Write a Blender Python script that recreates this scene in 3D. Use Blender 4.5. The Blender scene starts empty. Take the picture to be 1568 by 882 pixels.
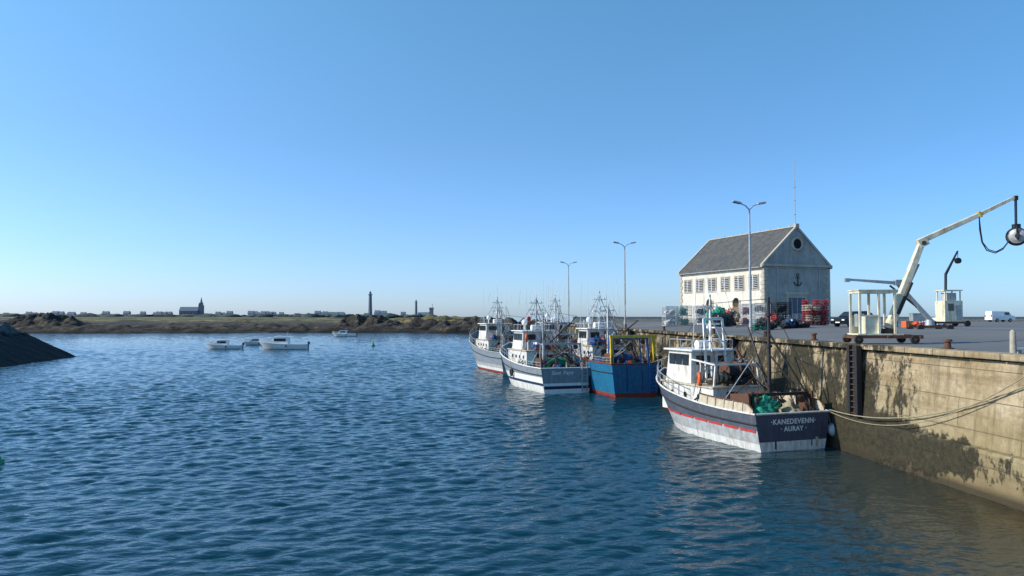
import bpy, math, random
import numpy as np
from mathutils import Vector, Matrix, noise, Euler
random.seed(7)
R=math.radians
scene=bpy.context.scene
scene.view_settings.view_transform='Standard'
scene.view_settings.look='None'
scene.view_settings.exposure=0

# ------------------------------------------------------------ materials
def N(nt,t,**k):
    n=nt.nodes.new(t)
    for a,b in k.items():
        if a=='inp':
            for i,v in b.items(): n.inputs[i].default_value=v
        else: setattr(n,a,b)
    return n
def ramp(nt,stops):
    r=nt.nodes.new('ShaderNodeValToRGB'); e=r.color_ramp.elements
    while len(e)<len(stops): e.new(0.5)
    for i,(p,c) in enumerate(stops):
        e[i].position=p; e[i].color=(c[0],c[1],c[2],1) if not isinstance(c,(int,float)) else (c,c,c,1)
    return r
def mixc(nt,fac,a,b,mode='MIX'):
    m=nt.nodes.new('ShaderNodeMix'); m.data_type='RGBA'; m.blend_type=mode
    def s(sock,v):
        if hasattr(v,'is_output') : nt.links.new(v,sock)
        elif isinstance(v,(int,float)): sock.default_value=v
        else: sock.default_value=(v[0],v[1],v[2],1)
    s(m.inputs[0],fac); s(m.inputs[6],a); s(m.inputs[7],b)
    return m.outputs[2]
def math_(nt,op,a,b=0,clamp=False):
    m=nt.nodes.new('ShaderNodeMath'); m.operation=op; m.use_clamp=clamp
    for i,v in enumerate((a,b)):
        if hasattr(v,'is_output'): nt.links.new(v,m.inputs[i])
        else: m.inputs[i].default_value=v
    return m.outputs[0]
def noise_(nt,vec,scale,detail=4,rough=.55):
    n=N(nt,'ShaderNodeTexNoise',inp={'Scale':scale,'Detail':detail,'Roughness':rough})
    if vec is not None: nt.links.new(vec,n.inputs['Vector'])
    return n.outputs['Fac']
def scaled(nt,vec,s):
    m=N(nt,'ShaderNodeMapping'); m.inputs['Scale'].default_value=s
    nt.links.new(vec,m.inputs['Vector']); return m.outputs[0]
def newmat(name):
    m=bpy.data.materials.new(name); m.use_nodes=True; nt=m.node_tree
    return m,nt,nt.nodes['Principled BSDF']
def mat(name,col,rough=.6,metal=0,var=.25,scale=3,bump=.0,dirt=0,dirtcol=(.12,.06,.03),spec=.5):
    m,nt,b=newmat(name)
    tc=N(nt,'ShaderNodeTexCoord').outputs['Object']
    n=noise_(nt,tc,scale)
    dark=tuple(c*(1-var) for c in col); lite=tuple(min(1,c*(1+var*.5)) for c in col)
    r=ramp(nt,[(.3,dark),(.7,lite)]); nt.links.new(n,r.inputs[0]); out=r.outputs[0]
    if dirt>0:
        st=noise_(nt,scaled(nt,tc,(2.2,2.2,.35)),1.6,6,.7)
        rr=ramp(nt,[(.60-.2*dirt,0),(.82-.15*dirt,min(1,.35+dirt))]); nt.links.new(st,rr.inputs[0])
        out=mixc(nt,rr.outputs[0],out,dirtcol)
    nt.links.new(out,b.inputs['Base Color'])
    b.inputs['Roughness'].default_value=rough; b.inputs['Metallic'].default_value=metal
    b.inputs['Specular IOR Level'].default_value=spec
    if bump>0:
        bp=N(nt,'ShaderNodeBump',inp={'Strength':.6,'Distance':bump})
        nt.links.new(noise_(nt,tc,scale*5,5,.65),bp.inputs['Height']); nt.links.new(bp.outputs[0],b.inputs['Normal'])
    return m
M={}
def mm(k,*a,**kw): M[k]=mat(k,*a,**kw)
mm('white_paint',(.72,.72,.69),.4,dirt=.55,dirtcol=(.30,.20,.12),var=.15)
mm('clean_white',(.78,.78,.76),.35,var=.08,dirt=.25,dirtcol=(.35,.31,.24))
mm('grey_hull',(.085,.10,.13),.45,dirt=.35,dirtcol=(.19,.15,.11))
mm('transom_blue',(.065,.08,.125),.45,dirt=.25,dirtcol=(.17,.12,.08))
mm('lightgrey_hull',(.40,.42,.43),.5,dirt=.55,dirtcol=(.24,.16,.10))
mm('boat_grey',(.22,.26,.30),.45,dirt=.4,dirtcol=(.2,.14,.09))
mm('navy',(.015,.025,.07),.4)
mm('blue_hull',(.012,.14,.27),.45,dirt=.4,dirtcol=(.03,.06,.09))
mm('red_paint',(.50,.03,.03),.5,dirt=.3)
mm('antifoul',(.25,.03,.02),.7)
mm('cream',(.52,.45,.33),.6,dirt=.5,dirtcol=(.22,.11,.05))
mm('deck_dark',(.07,.075,.07),.8,dirt=.3)
mm('black_steel',(.018,.018,.02),.6,dirt=.4,dirtcol=(.08,.035,.02))
mm('rust',(.11,.05,.03),.85,scale=8,bump=.02)
mm('galv',(.38,.40,.41),.45,metal=.3,dirt=.35,dirtcol=(.18,.10,.06))
mm('pole_grey',(.40,.42,.43),.45,metal=.2)
mm('yellow',(.62,.42,.04),.5,dirt=.3)
mm('crane_white',(.72,.67,.50),.5,dirt=.5,dirtcol=(.3,.14,.05))
mm('orange',(.8,.13,.02),.5)
mm('glass',(.02,.03,.035),.08,spec=.8)
mm('dark_void',(.008,.009,.011),.7,spec=.2)
mm('rubber',(.02,.02,.02),.8)
mm('net_green',(.02,.31,.21),.9,var=.6,scale=9,bump=.08)
mm('net_dark',(.03,.045,.06),.9,var=.6,scale=9,bump=.08)
mm('net_red',(.42,.045,.06),.9,var=.7,scale=9,bump=.06)
mm('net_blue',(.03,.12,.3),.9,var=.5,scale=9,bump=.08)
mm('rope',(.32,.28,.18),.9)
mm('wire',(.50,.53,.52),.5,metal=.2)
mm('stone',(.42,.38,.31),.9,bump=.03,dirt=.3,dirtcol=(.15,.12,.08))
mm('car_paint',(.010,.011,.014),.35,var=.1,spec=.35)
mm('lampred',(.4,.01,.01),.3)
mm('plastic_green',(.05,.35,.2),.6)
mm('plastic_blue',(.03,.12,.4),.6)
mm('wood',(.2,.13,.07),.8,scale=6)

def wall_mat():
    m,nt,b=newmat('quay_concrete')
    pos=N(nt,'ShaderNodeNewGeometry').outputs['Position']
    sep=N(nt,'ShaderNodeSeparateXYZ'); nt.links.new(pos,sep.inputs[0]); z=sep.outputs[2]; y=sep.outputs[1]
    n1=noise_(nt,pos,.45,5); n2=noise_(nt,pos,3.5,8,.75); st=noise_(nt,scaled(nt,pos,(2.2,2.2,.22)),1.0,6,.7)
    hz=noise_(nt,scaled(nt,pos,(.15,.15,2.4)),1.0,5,.6)
    r=ramp(nt,[(.25,(.27,.215,.135)),(.5,(.48,.39,.255)),(.75,(.66,.56,.40))]); nt.links.new(n2,r.inputs[0]); c=r.outputs[0]
    r2=ramp(nt,[(.35,(.70,.65,.56)),(.65,(1.0,1.0,1.0))]); nt.links.new(n1,r2.inputs[0])
    c=mixc(nt,1.0,c,r2.outputs[0],'MULTIPLY')
    r3=ramp(nt,[(.38,(.66,.63,.57)),(.55,(1.0,1.0,1.0))]); nt.links.new(hz,r3.inputs[0])
    c=mixc(nt,.8,c,r3.outputs[0],'MULTIPLY')
    rs=ramp(nt,[(.50,0),(.68,.75)]); nt.links.new(st,rs.inputs[0]); c=mixc(nt,rs.outputs[0],c,(.14,.11,.065))
    rw=ramp(nt,[(.24,.5),(.36,0)]); nt.links.new(st,rw.inputs[0]); c=mixc(nt,rw.outputs[0],c,(.64,.58,.47))
    cmb=N(nt,'ShaderNodeCombineXYZ'); nt.links.new(y,cmb.inputs[0]); nt.links.new(z,cmb.inputs[1])
    br=N(nt,'ShaderNodeTexBrick',inp={'Scale':1,'Mortar Size':.02,'Mortar Smooth':.6,'Brick Width':7.0,'Row Height':1.25})
    br.offset=.5; nt.links.new(cmb.outputs[0],br.inputs['Vector'])
    jm=math_(nt,'MULTIPLY',br.outputs['Fac'],math_(nt,'MULTIPLY',n1,1.3),True)
    c=mixc(nt,jm,c,(.10,.08,.05))
    h=math_(nt,'ADD',z,math_(nt,'MULTIPLY',math_(nt,'SUBTRACT',n1,.5),4.0))
    ga=N(nt,'ShaderNodeMapRange',inp={1:4.0,2:2.0,3:0,4:.5}); nt.links.new(h,ga.inputs[0])
    c=mixc(nt,math_(nt,'MULTIPLY',ga.outputs[0],math_(nt,'ADD',n2,.35),True),c,(.19,.155,.055))
    nw=noise_(nt,scaled(nt,pos,(1.1,1.1,.7)),.8,8,.75)
    band=N(nt,'ShaderNodeMapRange',inp={1:2.45,2:1.7,3:-.22,4:.0}); nt.links.new(z,band.inputs[0])
    band2=N(nt,'ShaderNodeMapRange',inp={1:.15,2:.8,3:-.16,4:0}); nt.links.new(z,band2.inputs[0])
    far=N(nt,'ShaderNodeMapRange',inp={1:28,2:37,3:-.04,4:.26}); nt.links.new(y,far.inputs[0])
    q=math_(nt,'ADD',math_(nt,'ADD',nw,far.outputs[0]),math_(nt,'ADD',band.outputs[0],band2.outputs[0]))
    rwv=ramp(nt,[(.49,0),(.56,1)]); nt.links.new(q,rwv.inputs[0]); wm=rwv.outputs[0]
    lo2=N(nt,'ShaderNodeMapRange',inp={1:1.6,2:.05,3:0,4:.85}); nt.links.new(z,lo2.inputs[0])
    c=mixc(nt,lo2.outputs[0],c,(.15,.105,.048))
    wc=ramp(nt,[(.35,(.012,.012,.006)),(.65,(.055,.045,.02))]); nt.links.new(n2,wc.inputs[0])
    c=mixc(nt,wm,c,wc.outputs[0])
    wet=N(nt,'ShaderNodeMapRange',inp={1:.5,2:.22,3:0,4:.85}); nt.links.new(z,wet.inputs[0])
    c=mixc(nt,wet.outputs[0],c,(.032,.025,.012))
    nt.links.new(c,b.inputs['Base Color']); b.inputs['Roughness'].default_value=.9
    bp=N(nt,'ShaderNodeBump',inp={'Strength':.9,'Distance':.07})
    hh=math_(nt,'ADD',n2,math_(nt,'MULTIPLY',wm,1.2)); hh=math_(nt,'SUBTRACT',hh,jm)
    nt.links.new(hh,bp.inputs['Height']); nt.links.new(bp.outputs[0],b.inputs['Normal'])
    return m
M['quay']=wall_mat()
def asphalt():
    m,nt,b=newmat('asphalt')
    pos=N(nt,'ShaderNodeNewGeometry').outputs['Position']
    n1=noise_(nt,pos,.12,5,.6); n2=noise_(nt,pos,30,3)
    r=ramp(nt,[(.3,(.085,.088,.09)),(.5,(.13,.13,.13)),(.7,(.19,.185,.17))]); nt.links.new(n1,r.inputs[0])
    c=mixc(nt,.35,r.outputs[0],mixc(nt,n2,(.05,.05,.05),(.25,.25,.25)))
    n3=noise_(nt,pos,.7,6,.7); rr=ramp(nt,[(.6,0),(.7,.5)]); nt.links.new(n3,rr.inputs[0]); c=mixc(nt,rr.outputs[0],c,(.07,.065,.06))
    nt.links.new(c,b.inputs['Base Color']); b.inputs['Roughness'].default_value=.85
    return m
M['asphalt']=asphalt()
def slate():
    m,nt,b=newmat('slate_roof')
    tc=N(nt,'ShaderNodeTexCoord').outputs['Object']
    sep=N(nt,'ShaderNodeSeparateXYZ'); nt.links.new(tc,sep.inputs[0])
    cmb=N(nt,'ShaderNodeCombineXYZ'); nt.links.new(sep.outputs[1],cmb.inputs[0]); nt.links.new(sep.outputs[2],cmb.inputs[1])
    br=N(nt,'ShaderNodeTexBrick',inp={'Color1':(.05,.053,.056,1),'Color2':(.085,.085,.084,1),'Mortar':(.035,.035,.035,1),'Scale':1,'Mortar Size':.02,'Brick Width':.45,'Row Height':.3})
    nt.links.new(cmb.outputs[0],br.inputs['Vector'])
    n=noise_(nt,scaled(nt,tc,(1,1,.4)),.9,7,.7); r=ramp(nt,[(.42,0),(.75,.6)]); nt.links.new(n,r.inputs[0])
    c=mixc(nt,r.outputs[0],br.outputs[0],(.15,.14,.105))
    nt.links.new(c,b.inputs['Base Color']); b.inputs['Roughness'].default_value=.7
    bp=N(nt,'ShaderNodeBump',inp={'Strength':.4,'Distance':.03}); nt.links.new(br.outputs[0],bp.inputs['Height']); nt.links.new(bp.outputs[0],b.inputs['Normal'])
    return m
M['slate']=slate()
def render_mat(name,a,bb,dirtc,amt=.5):
    m,nt,b=newmat(name)
    tc=N(nt,'ShaderNodeTexCoord').outputs['Object']
    n=noise_(nt,tc,.55,8,.72); r=ramp(nt,[(.32,a),(.68,bb)]); nt.links.new(n,r.inputs[0])
    st=noise_(nt,scaled(nt,tc,(1.0,1.0,.35)),.8,7,.75); rs=ramp(nt,[(.5,0),(.72,amt)]); nt.links.new(st,rs.inputs[0])
    c=mixc(nt,rs.outputs[0],r.outputs[0],dirtc)
    nt.links.new(c,b.inputs['Base Color']); b.inputs['Roughness'].default_value=.9
    bp=N(nt,'ShaderNodeBump',inp={'Strength':.5,'Distance':.03}); nt.links.new(noise_(nt,tc,6,6,.7),bp.inputs['Height']); nt.links.new(bp.outputs[0],b.inputs['Normal'])
    return m
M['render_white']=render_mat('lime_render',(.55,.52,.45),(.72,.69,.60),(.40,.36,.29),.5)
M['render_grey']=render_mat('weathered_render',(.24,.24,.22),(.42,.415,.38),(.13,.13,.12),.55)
M['quoin']=render_mat('granite_quoin',(.36,.33,.27),(.50,.46,.38),(.2,.17,.13),.5)

def land_mat(name,grass=True):
    m,nt,b=newmat(name)
    pos=N(nt,'ShaderNodeNewGeometry').outputs['Position']
    sep=N(nt,'ShaderNodeSeparateXYZ'); nt.links.new(pos,sep.inputs[0]); z=sep.outputs[2]
    n1=noise_(nt,scaled(nt,pos,(1,.5,1)),.035,7,.65); n2=noise_(nt,pos,.30,8,.75)
    rk=ramp(nt,[(.36,(.010,.009,.008)),(.52,(.035,.028,.020)),(.62,(.09,.072,.048)),(.75,(.22,.18,.125))]); nt.links.new(n2,rk.inputs[0]); c=rk.outputs[0]
    h=math_(nt,'ADD',z,math_(nt,'MULTIPLY',math_(nt,'SUBTRACT',n2,.5),5))
    if grass:
        gr=ramp(nt,[(.32,(.035,.04,.018)),(.44,(.075,.08,.028)),(.54,(.17,.14,.05)),(.66,(.30,.22,.085))]); nt.links.new(n1,gr.inputs[0])
        mr=N(nt,'ShaderNodeMapRange',inp={1:3.6,2:4.4}); nt.links.new(h,mr.inputs[0])
        n4=noise_(nt,pos,.045,6,.7); rr=ramp(nt,[(.52,1),(.58,.1)]); nt.links.new(n4,rr.inputs[0])
        c=mixc(nt,math_(nt,'MULTIPLY',mr.outputs[0],rr.outputs[0]),c,gr.outputs[0])
    wl=N(nt,'ShaderNodeMapRange',inp={1:2.4,2:.8}); nt.links.new(h,wl.inputs[0]); c=mixc(nt,wl.outputs[0],c,(.014,.012,.008))
    nt.links.new(c,b.inputs['Base Color']); b.inputs['Roughness'].default_value=.95
    return m
M['land']=land_mat('coast_ground'); M['dark_rock']=land_mat('coast_rock',False)
def rock_mat():
    m,nt,b=newmat('breakwater_rock')
    pos=N(nt,'ShaderNodeNewGeometry').outputs['Position']
    sep=N(nt,'ShaderNodeSeparateXYZ'); nt.links.new(pos,sep.inputs[0]); z=sep.outputs[2]
    n=noise_(nt,pos,1.2,7,.7)
    lo=ramp(nt,[(.3,(.003,.005,.006)),(.7,(.011,.014,.014))]); nt.links.new(n,lo.inputs[0])
    hi=ramp(nt,[(.3,(.02,.028,.034)),(.7,(.11,.12,.125))]); nt.links.new(n,hi.inputs[0])
    h=math_(nt,'ADD',z,math_(nt,'MULTIPLY',math_(nt,'SUBTRACT',n,.5),1.5))
    mr=N(nt,'ShaderNodeMapRange',inp={1:4.1,2:4.7}); nt.links.new(h,mr.inputs[0])
    c=mixc(nt,mr.outputs[0],lo.outputs[0],hi.outputs[0])
    nt.links.new(c,b.inputs['Base Color']); b.inputs['Roughness'].default_value=.85; b.inputs['Specular IOR Level'].default_value=.25
    bp=N(nt,'ShaderNodeBump',inp={'Strength':.7,'Distance':.25}); nt.links.new(n,bp.inputs['Height']); nt.links.new(bp.outputs[0],b.inputs['Normal'])
    return m
M['rock']=rock_mat()
def water_mat():
    m,nt,b=newmat('sea_water')
    pos=N(nt,'ShaderNodeNewGeometry').outputs['Position']
    rot=N(nt,'ShaderNodeMapping'); rot.inputs['Rotation'].default_value=(0,0,R(-25)); rot.inputs['Scale'].default_value=(.75,1.5,1); nt.links.new(pos,rot.inputs['Vector']); sc=rot.outputs[0]
    n1=noise_(nt,sc,2.6,2,.5); n2=noise_(nt,sc,8,2,.5); n3=noise_(nt,sc,1.0,2,.5)
    h=math_(nt,'ADD',math_(nt,'MULTIPLY',n1,.05),math_(nt,'MULTIPLY',n2,.012))
    h=math_(nt,'ADD',h,math_(nt,'MULTIPLY',n3,.08))
    bp=N(nt,'ShaderNodeBump',inp={'Strength':.8,'Distance':1.0}); nt.links.new(h,bp.inputs['Height']); nt.links.new(bp.outputs[0],b.inputs['Normal'])
    g=noise_(nt,pos,.02,3); r=ramp(nt,[(.3,(.001,.031,.048)),(.7,(.0015,.040,.062))]); nt.links.new(g,r.inputs[0])
    c=r.outputs[0]
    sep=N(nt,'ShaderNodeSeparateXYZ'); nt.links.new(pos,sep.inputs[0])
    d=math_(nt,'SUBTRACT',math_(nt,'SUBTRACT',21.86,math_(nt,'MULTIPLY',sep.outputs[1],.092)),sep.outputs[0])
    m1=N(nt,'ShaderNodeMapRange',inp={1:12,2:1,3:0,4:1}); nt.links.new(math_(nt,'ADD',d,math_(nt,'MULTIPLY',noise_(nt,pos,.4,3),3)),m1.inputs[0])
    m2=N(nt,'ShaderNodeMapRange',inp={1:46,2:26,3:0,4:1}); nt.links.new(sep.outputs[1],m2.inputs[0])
    c=mixc(nt,math_(nt,'MULTIPLY',m1.outputs[0],m2.outputs[0],True),c,(.062,.046,.016))  # olive brown paints the wall's reflection and the shallow bottom into the water colour
    nt.links.new(c,b.inputs['Base Color'])
    b.inputs['Roughness'].default_value=.03; b.inputs['IOR'].default_value=1.33
    return m
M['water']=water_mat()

# ------------------------------------------------------------ builder
class Obj:
    def __init__(s,name): s.name=name; s.parts={}
    def add(s,part,mk,verts,faces,smooth=False):
        p=s.parts.setdefault(part,dict(v=[],f=[],m=[],mk=[],s=[]))
        if mk not in p['mk']: p['mk'].append(mk)
        i=p['mk'].index(mk); o=len(p['v'])
        p['v']+= [tuple(v) for v in verts]
        for f in faces: p['f'].append([a+o for a in f]); p['m'].append(i); p['s'].append(smooth)
    def box(s,part,mk,c,sz,rot=None,taper=1.0):
        x,y,z=[a/2 for a in sz]; vs=[]
        for k in (-1,1):
            t=taper if k>0 else 1
            for (i,j) in ((-1,-1),(1,-1),(1,1),(-1,1)): vs.append(Vector((i*x*t,j*y*t,k*z)))
        if rot is not None:
            e=Euler(rot).to_matrix(); vs=[e@v for v in vs]
        vs=[v+Vector(c) for v in vs]
        s.add(part,mk,vs,[(3,2,1,0),(4,5,6,7),(0,1,5,4),(1,2,6,5),(2,3,7,6),(3,0,4,7)])
    def beam(s,part,mk,p0,p1,w0,w1=None,h0=None,h1=None):
        w1=w0 if w1 is None else w1; h0=h0 or w0; h1=h1 or w1
        p0=Vector(p0);p1=Vector(p1);d=(p1-p0).normalized()
        up=Vector((0,1,0)) if abs(d.y)<.9 else Vector((1,0,0))
        a=d.cross(up).normalized(); b=d.cross(a)
        vs=[]
        for p,w,h in ((p0,w0,h0),(p1,w1,h1)):
            for i,j in ((-1,-1),(1,-1),(1,1),(-1,1)): vs.append(p+a*i*w/2+b*j*h/2)
        s.add(part,mk,vs,[(3,2,1,0),(4,5,6,7),(0,1,5,4),(1,2,6,5),(2,3,7,6),(3,0,4,7)])
    def cyl(s,part,mk,p0,p1,r0,r1=None,n=8,caps=True):
        r1=r0 if r1 is None else r1
        p0=Vector(p0);p1=Vector(p1);d=(p1-p0)
        if d.length<1e-6: return
        d.normalize(); up=Vector((0,0,1)) if abs(d.z)<.9 else Vector((1,0,0))
        a=d.cross(up).normalized(); b=d.cross(a); vs=[]
        for p,r in ((p0,r0),(p1,r1)):
            for i in range(n):
                t=2*math.pi*i/n; vs.append(p+a*math.cos(t)*r+b*math.sin(t)*r)
        s.add(part,mk,vs,[(i,(i+1)%n,n+(i+1)%n,n+i) for i in range(n)],True)
        if caps: s.add(part,mk,vs,[tuple(range(n-1,-1,-1)),tuple(range(n,2*n))])
    def tube(s,part,mk,pts,r,n=6):
        for a,b in zip(pts[:-1],pts[1:]): s.cyl(part,mk,a,b,r,r,n,False)
    def torus(s,part,mk,c,R_,r,axis=(0,0,1),n=16,k=6):
        ax=Vector(axis).normalized(); up=Vector((0,0,1)) if abs(ax.z)<.9 else Vector((1,0,0))
        a=ax.cross(up).normalized(); b=ax.cross(a); vs=[];fs=[]
        for i in range(n):
            t=2*math.pi*i/n; rad=a*math.cos(t)+b*math.sin(t)
            for j in range(k):
                u=2*math.pi*j/k; vs.append(Vector(c)+rad*(R_+r*math.cos(u))+ax*r*math.sin(u))
        for i in range(n):
            for j in range(k): fs.append((i*k+j,((i+1)%n)*k+j,((i+1)%n)*k+(j+1)%k,i*k+(j+1)%k))
        s.add(part,mk,vs,fs,True)
    def blob(s,part,mk,c,sz,amp=.25,n=18,freq=1.5,seed=0):
        vs=[];fs=[];m=n//2+2
        for i in range(m+1):
            ph=math.pi*i/m
            for j in range(n):
                t=2*math.pi*j/n; d=Vector((math.sin(ph)*math.cos(t),math.sin(ph)*math.sin(t),math.cos(ph)))
                q=1+amp*2*noise.noise(d*freq+Vector((seed*3.1,seed,0)))+amp*noise.noise(d*freq*4+Vector((seed,seed*2.1,0)))
                vs.append((c[0]+d.x*sz[0]*q,c[1]+d.y*sz[1]*q,c[2]+d.z*sz[2]*q))
        for i in range(m):
            for j in range(n): fs.append((i*n+j,(i+1)*n+j,(i+1)*n+(j+1)%n,i*n+(j+1)%n))
        s.add(part,mk,vs,fs,True)
    def prism(s,part,mk,prof,axis,a,b):
        n=len(prof); vs=[]
        for t in (a,b):
            for (u,w) in prof:
                vs.append((t,u,w) if axis=='x' else (u,t,w))
        s.add(part,mk,vs,[(i,(i+1)%n,n+(i+1)%n,n+i) for i in range(n)]+[tuple(range(n-1,-1,-1)),tuple(range(n,2*n))])
    def done(s,loc=(0,0,0),rot=0,bevel=(),single=False):
        e=None
        if not single:
            e=bpy.data.objects.new(s.name,None); scene.collection.objects.link(e); e.empty_display_size=.3
            e.location=loc; e.rotation_euler=(0,0,rot)
        out=e
        for k,p in s.parts.items():
            nm=s.name if single else k
            me=bpy.data.meshes.new(nm); me.from_pydata(p['v'],[],p['f'])
            for q in p['mk']: me.materials.append(M[q])
            me.polygons.foreach_set('material_index',p['m']); me.polygons.foreach_set('use_smooth',p['s']); me.update()
            o=bpy.data.objects.new(nm,me); scene.collection.objects.link(o)
            if e: o.parent=e
            else: o.location=loc; o.rotation_euler=(0,0,rot); out=o
            if k in bevel:
                bv=o.modifiers.new('bevel','BEVEL'); bv.width=.03; bv.segments=2; bv.limit_method='ANGLE'
        return out

# ------------------------------------------------------------ world / sun / camera
SUN_AZ=R(-96)
EL=R(31)
w=bpy.data.worlds.new('World'); scene.world=w; w.use_nodes=True; nt=w.node_tree
sky=nt.nodes.new('ShaderNodeTexSky'); sky.sky_type='NISHITA'; sky.sun_disc=False
sky.sun_elevation=EL; sky.sun_rotation=SUN_AZ; sky.air_density=1.0; sky.dust_density=.4; sky.ozone_density=2.2; sky.altitude=0
tc=nt.nodes.new('ShaderNodeTexCoord').outputs['Generated']
sp=nt.nodes.new('ShaderNodeSeparateXYZ'); nt.links.new(tc,sp.inputs[0])
rz=ramp(nt,[(0,(.45,.565,.92)),(.08,(.44,.58,.88)),(.22,(.46,.63,.79)),(.42,(.52,.80,.87)),(.9,(.52,.80,.87))]); nt.links.new(sp.outputs[2],rz.inputs[0])
mx=nt.nodes.new('ShaderNodeMapRange'); mx.inputs[1].default_value=-.65; mx.inputs[2].default_value=.65; nt.links.new(sp.outputs[0],mx.inputs[0])
rx=ramp(nt,[(0,(1,1,1)),(.5,(.84,.90,.91)),(1,(.64,.77,.82))]); nt.links.new(mx.outputs[0],rx.inputs[0])
c=mixc(nt,1.0,sky.outputs[0],rz.outputs[0],'MULTIPLY'); c=mixc(nt,1.0,c,rx.outputs[0],'MULTIPLY')
vm=nt.nodes.new('ShaderNodeVectorMath'); vm.operation='SCALE'; nt.links.new(c,vm.inputs[0]); vm.inputs['Scale'].default_value=2.1
nt.links.new(vm.outputs[0],nt.nodes['Background'].inputs[0]); nt.nodes['Background'].inputs[1].default_value=.12
sd=Vector((math.cos(EL)*math.sin(SUN_AZ),math.cos(EL)*math.cos(SUN_AZ),math.sin(EL)))
l=bpy.data.lights.new('sun','SUN'); l.energy=4.8; l.angle=R(.5); l.color=(1,.91,.77)
lo=bpy.data.objects.new('sun',l); scene.collection.objects.link(lo); lo.rotation_euler=sd.to_track_quat('Z','Y').to_euler(); lo.location=(-60,10,60)
cam=bpy.data.cameras.new('camera'); co=bpy.data.objects.new('camera',cam); scene.collection.objects.link(co)
co.location=(0,0,7.2); co.rotation_euler=(R(90+2.18),0,0); cam.lens=25.95; cam.sensor_width=36; cam.clip_end=30000; cam.clip_start=.1
scene.camera=co

# ------------------------------------------------------------ water
def build_water():
    rows=1400; r0,r1=14,300
    r=r0*np.power(r1/r0,np.linspace(0,1,rows)); r=np.concatenate([[0.01,5,10],r,[400,600,900,1300,2000,3500,7000,15000,28000]])
    nf=760
    fine=np.radians(np.linspace(-41,41,nf)); coarse=np.radians(np.linspace(46,314,45))
    th=np.concatenate([fine,coarse]); nT=len(th); nR=len(r)
    RR,TT=np.meshgrid(r,th,indexing='ij')
    X=RR*np.sin(TT); Y=RR*np.cos(TT); Z=np.zeros_like(X); DX=np.zeros_like(X); DY=np.zeros_like(X)
    sp=np.maximum(RR*math.log(r1/r0)/rows,RR*(R(82)/nf))
    sp=np.where((TT>R(43))|(RR<12)|(RR>r1+10),50,sp)
    rng=np.random.RandomState(3)
    for i in range(72):
        lam=.30*(2.1/.30)**(rng.rand()**.85)
        ang=R(-26)+rng.normal()*R(33)
        k=2*math.pi/lam; kx=k*math.sin(ang); ky=k*math.cos(ang); ph=rng.rand()*6.28
        a=.0052*lam**.97
        if lam<.55: a*=.75
        fade=np.clip((lam/sp-2.3)/2.5,0,1)
        arg=kx*X+ky*Y+ph; s=np.sin(arg); c=np.cos(arg)
        Z+=a*fade*s; DX-=1.0*a*fade*c*math.sin(ang); DY-=1.0*a*fade*c*math.cos(ang)
    pat=.85+.22*np.sin(X*.07+Y*.045+1)*np.sin(X*.031-Y*.06)
    lee=np.clip((21.86-.092*Y-X)/9,0.4,1)
    Z*=pat*lee; DX*=lee; DY*=lee
    V=np.stack([X+DX,Y+DY,Z],-1).reshape(-1,3)
    i=np.arange(nR-1)[:,None]*nT; j=np.arange(nT)[None,:]; j2=(j+1)%nT
    F=np.stack([i+j,i+nT+j,i+nT+j2,i+j2],-1).reshape(-1,4)
    F=F[:,::-1]
    me=bpy.data.meshes.new('sea_water'); me.vertices.add(len(V)); me.vertices.foreach_set('co',V.ravel())
    me.loops.add(F.size); me.loops.foreach_set('vertex_index',F.ravel().astype(np.int32))
    me.polygons.add(len(F)); me.polygons.foreach_set('loop_start',np.arange(0,F.size,4,dtype=np.int32))
    me.polygons.foreach_set('use_smooth',np.ones(len(F),dtype=bool)); me.update(calc_edges=True); me.validate()
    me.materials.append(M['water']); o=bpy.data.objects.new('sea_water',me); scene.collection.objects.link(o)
    if me.polygons[len(F)//3].normal.z<0: me.flip_normals()
build_water()

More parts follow.
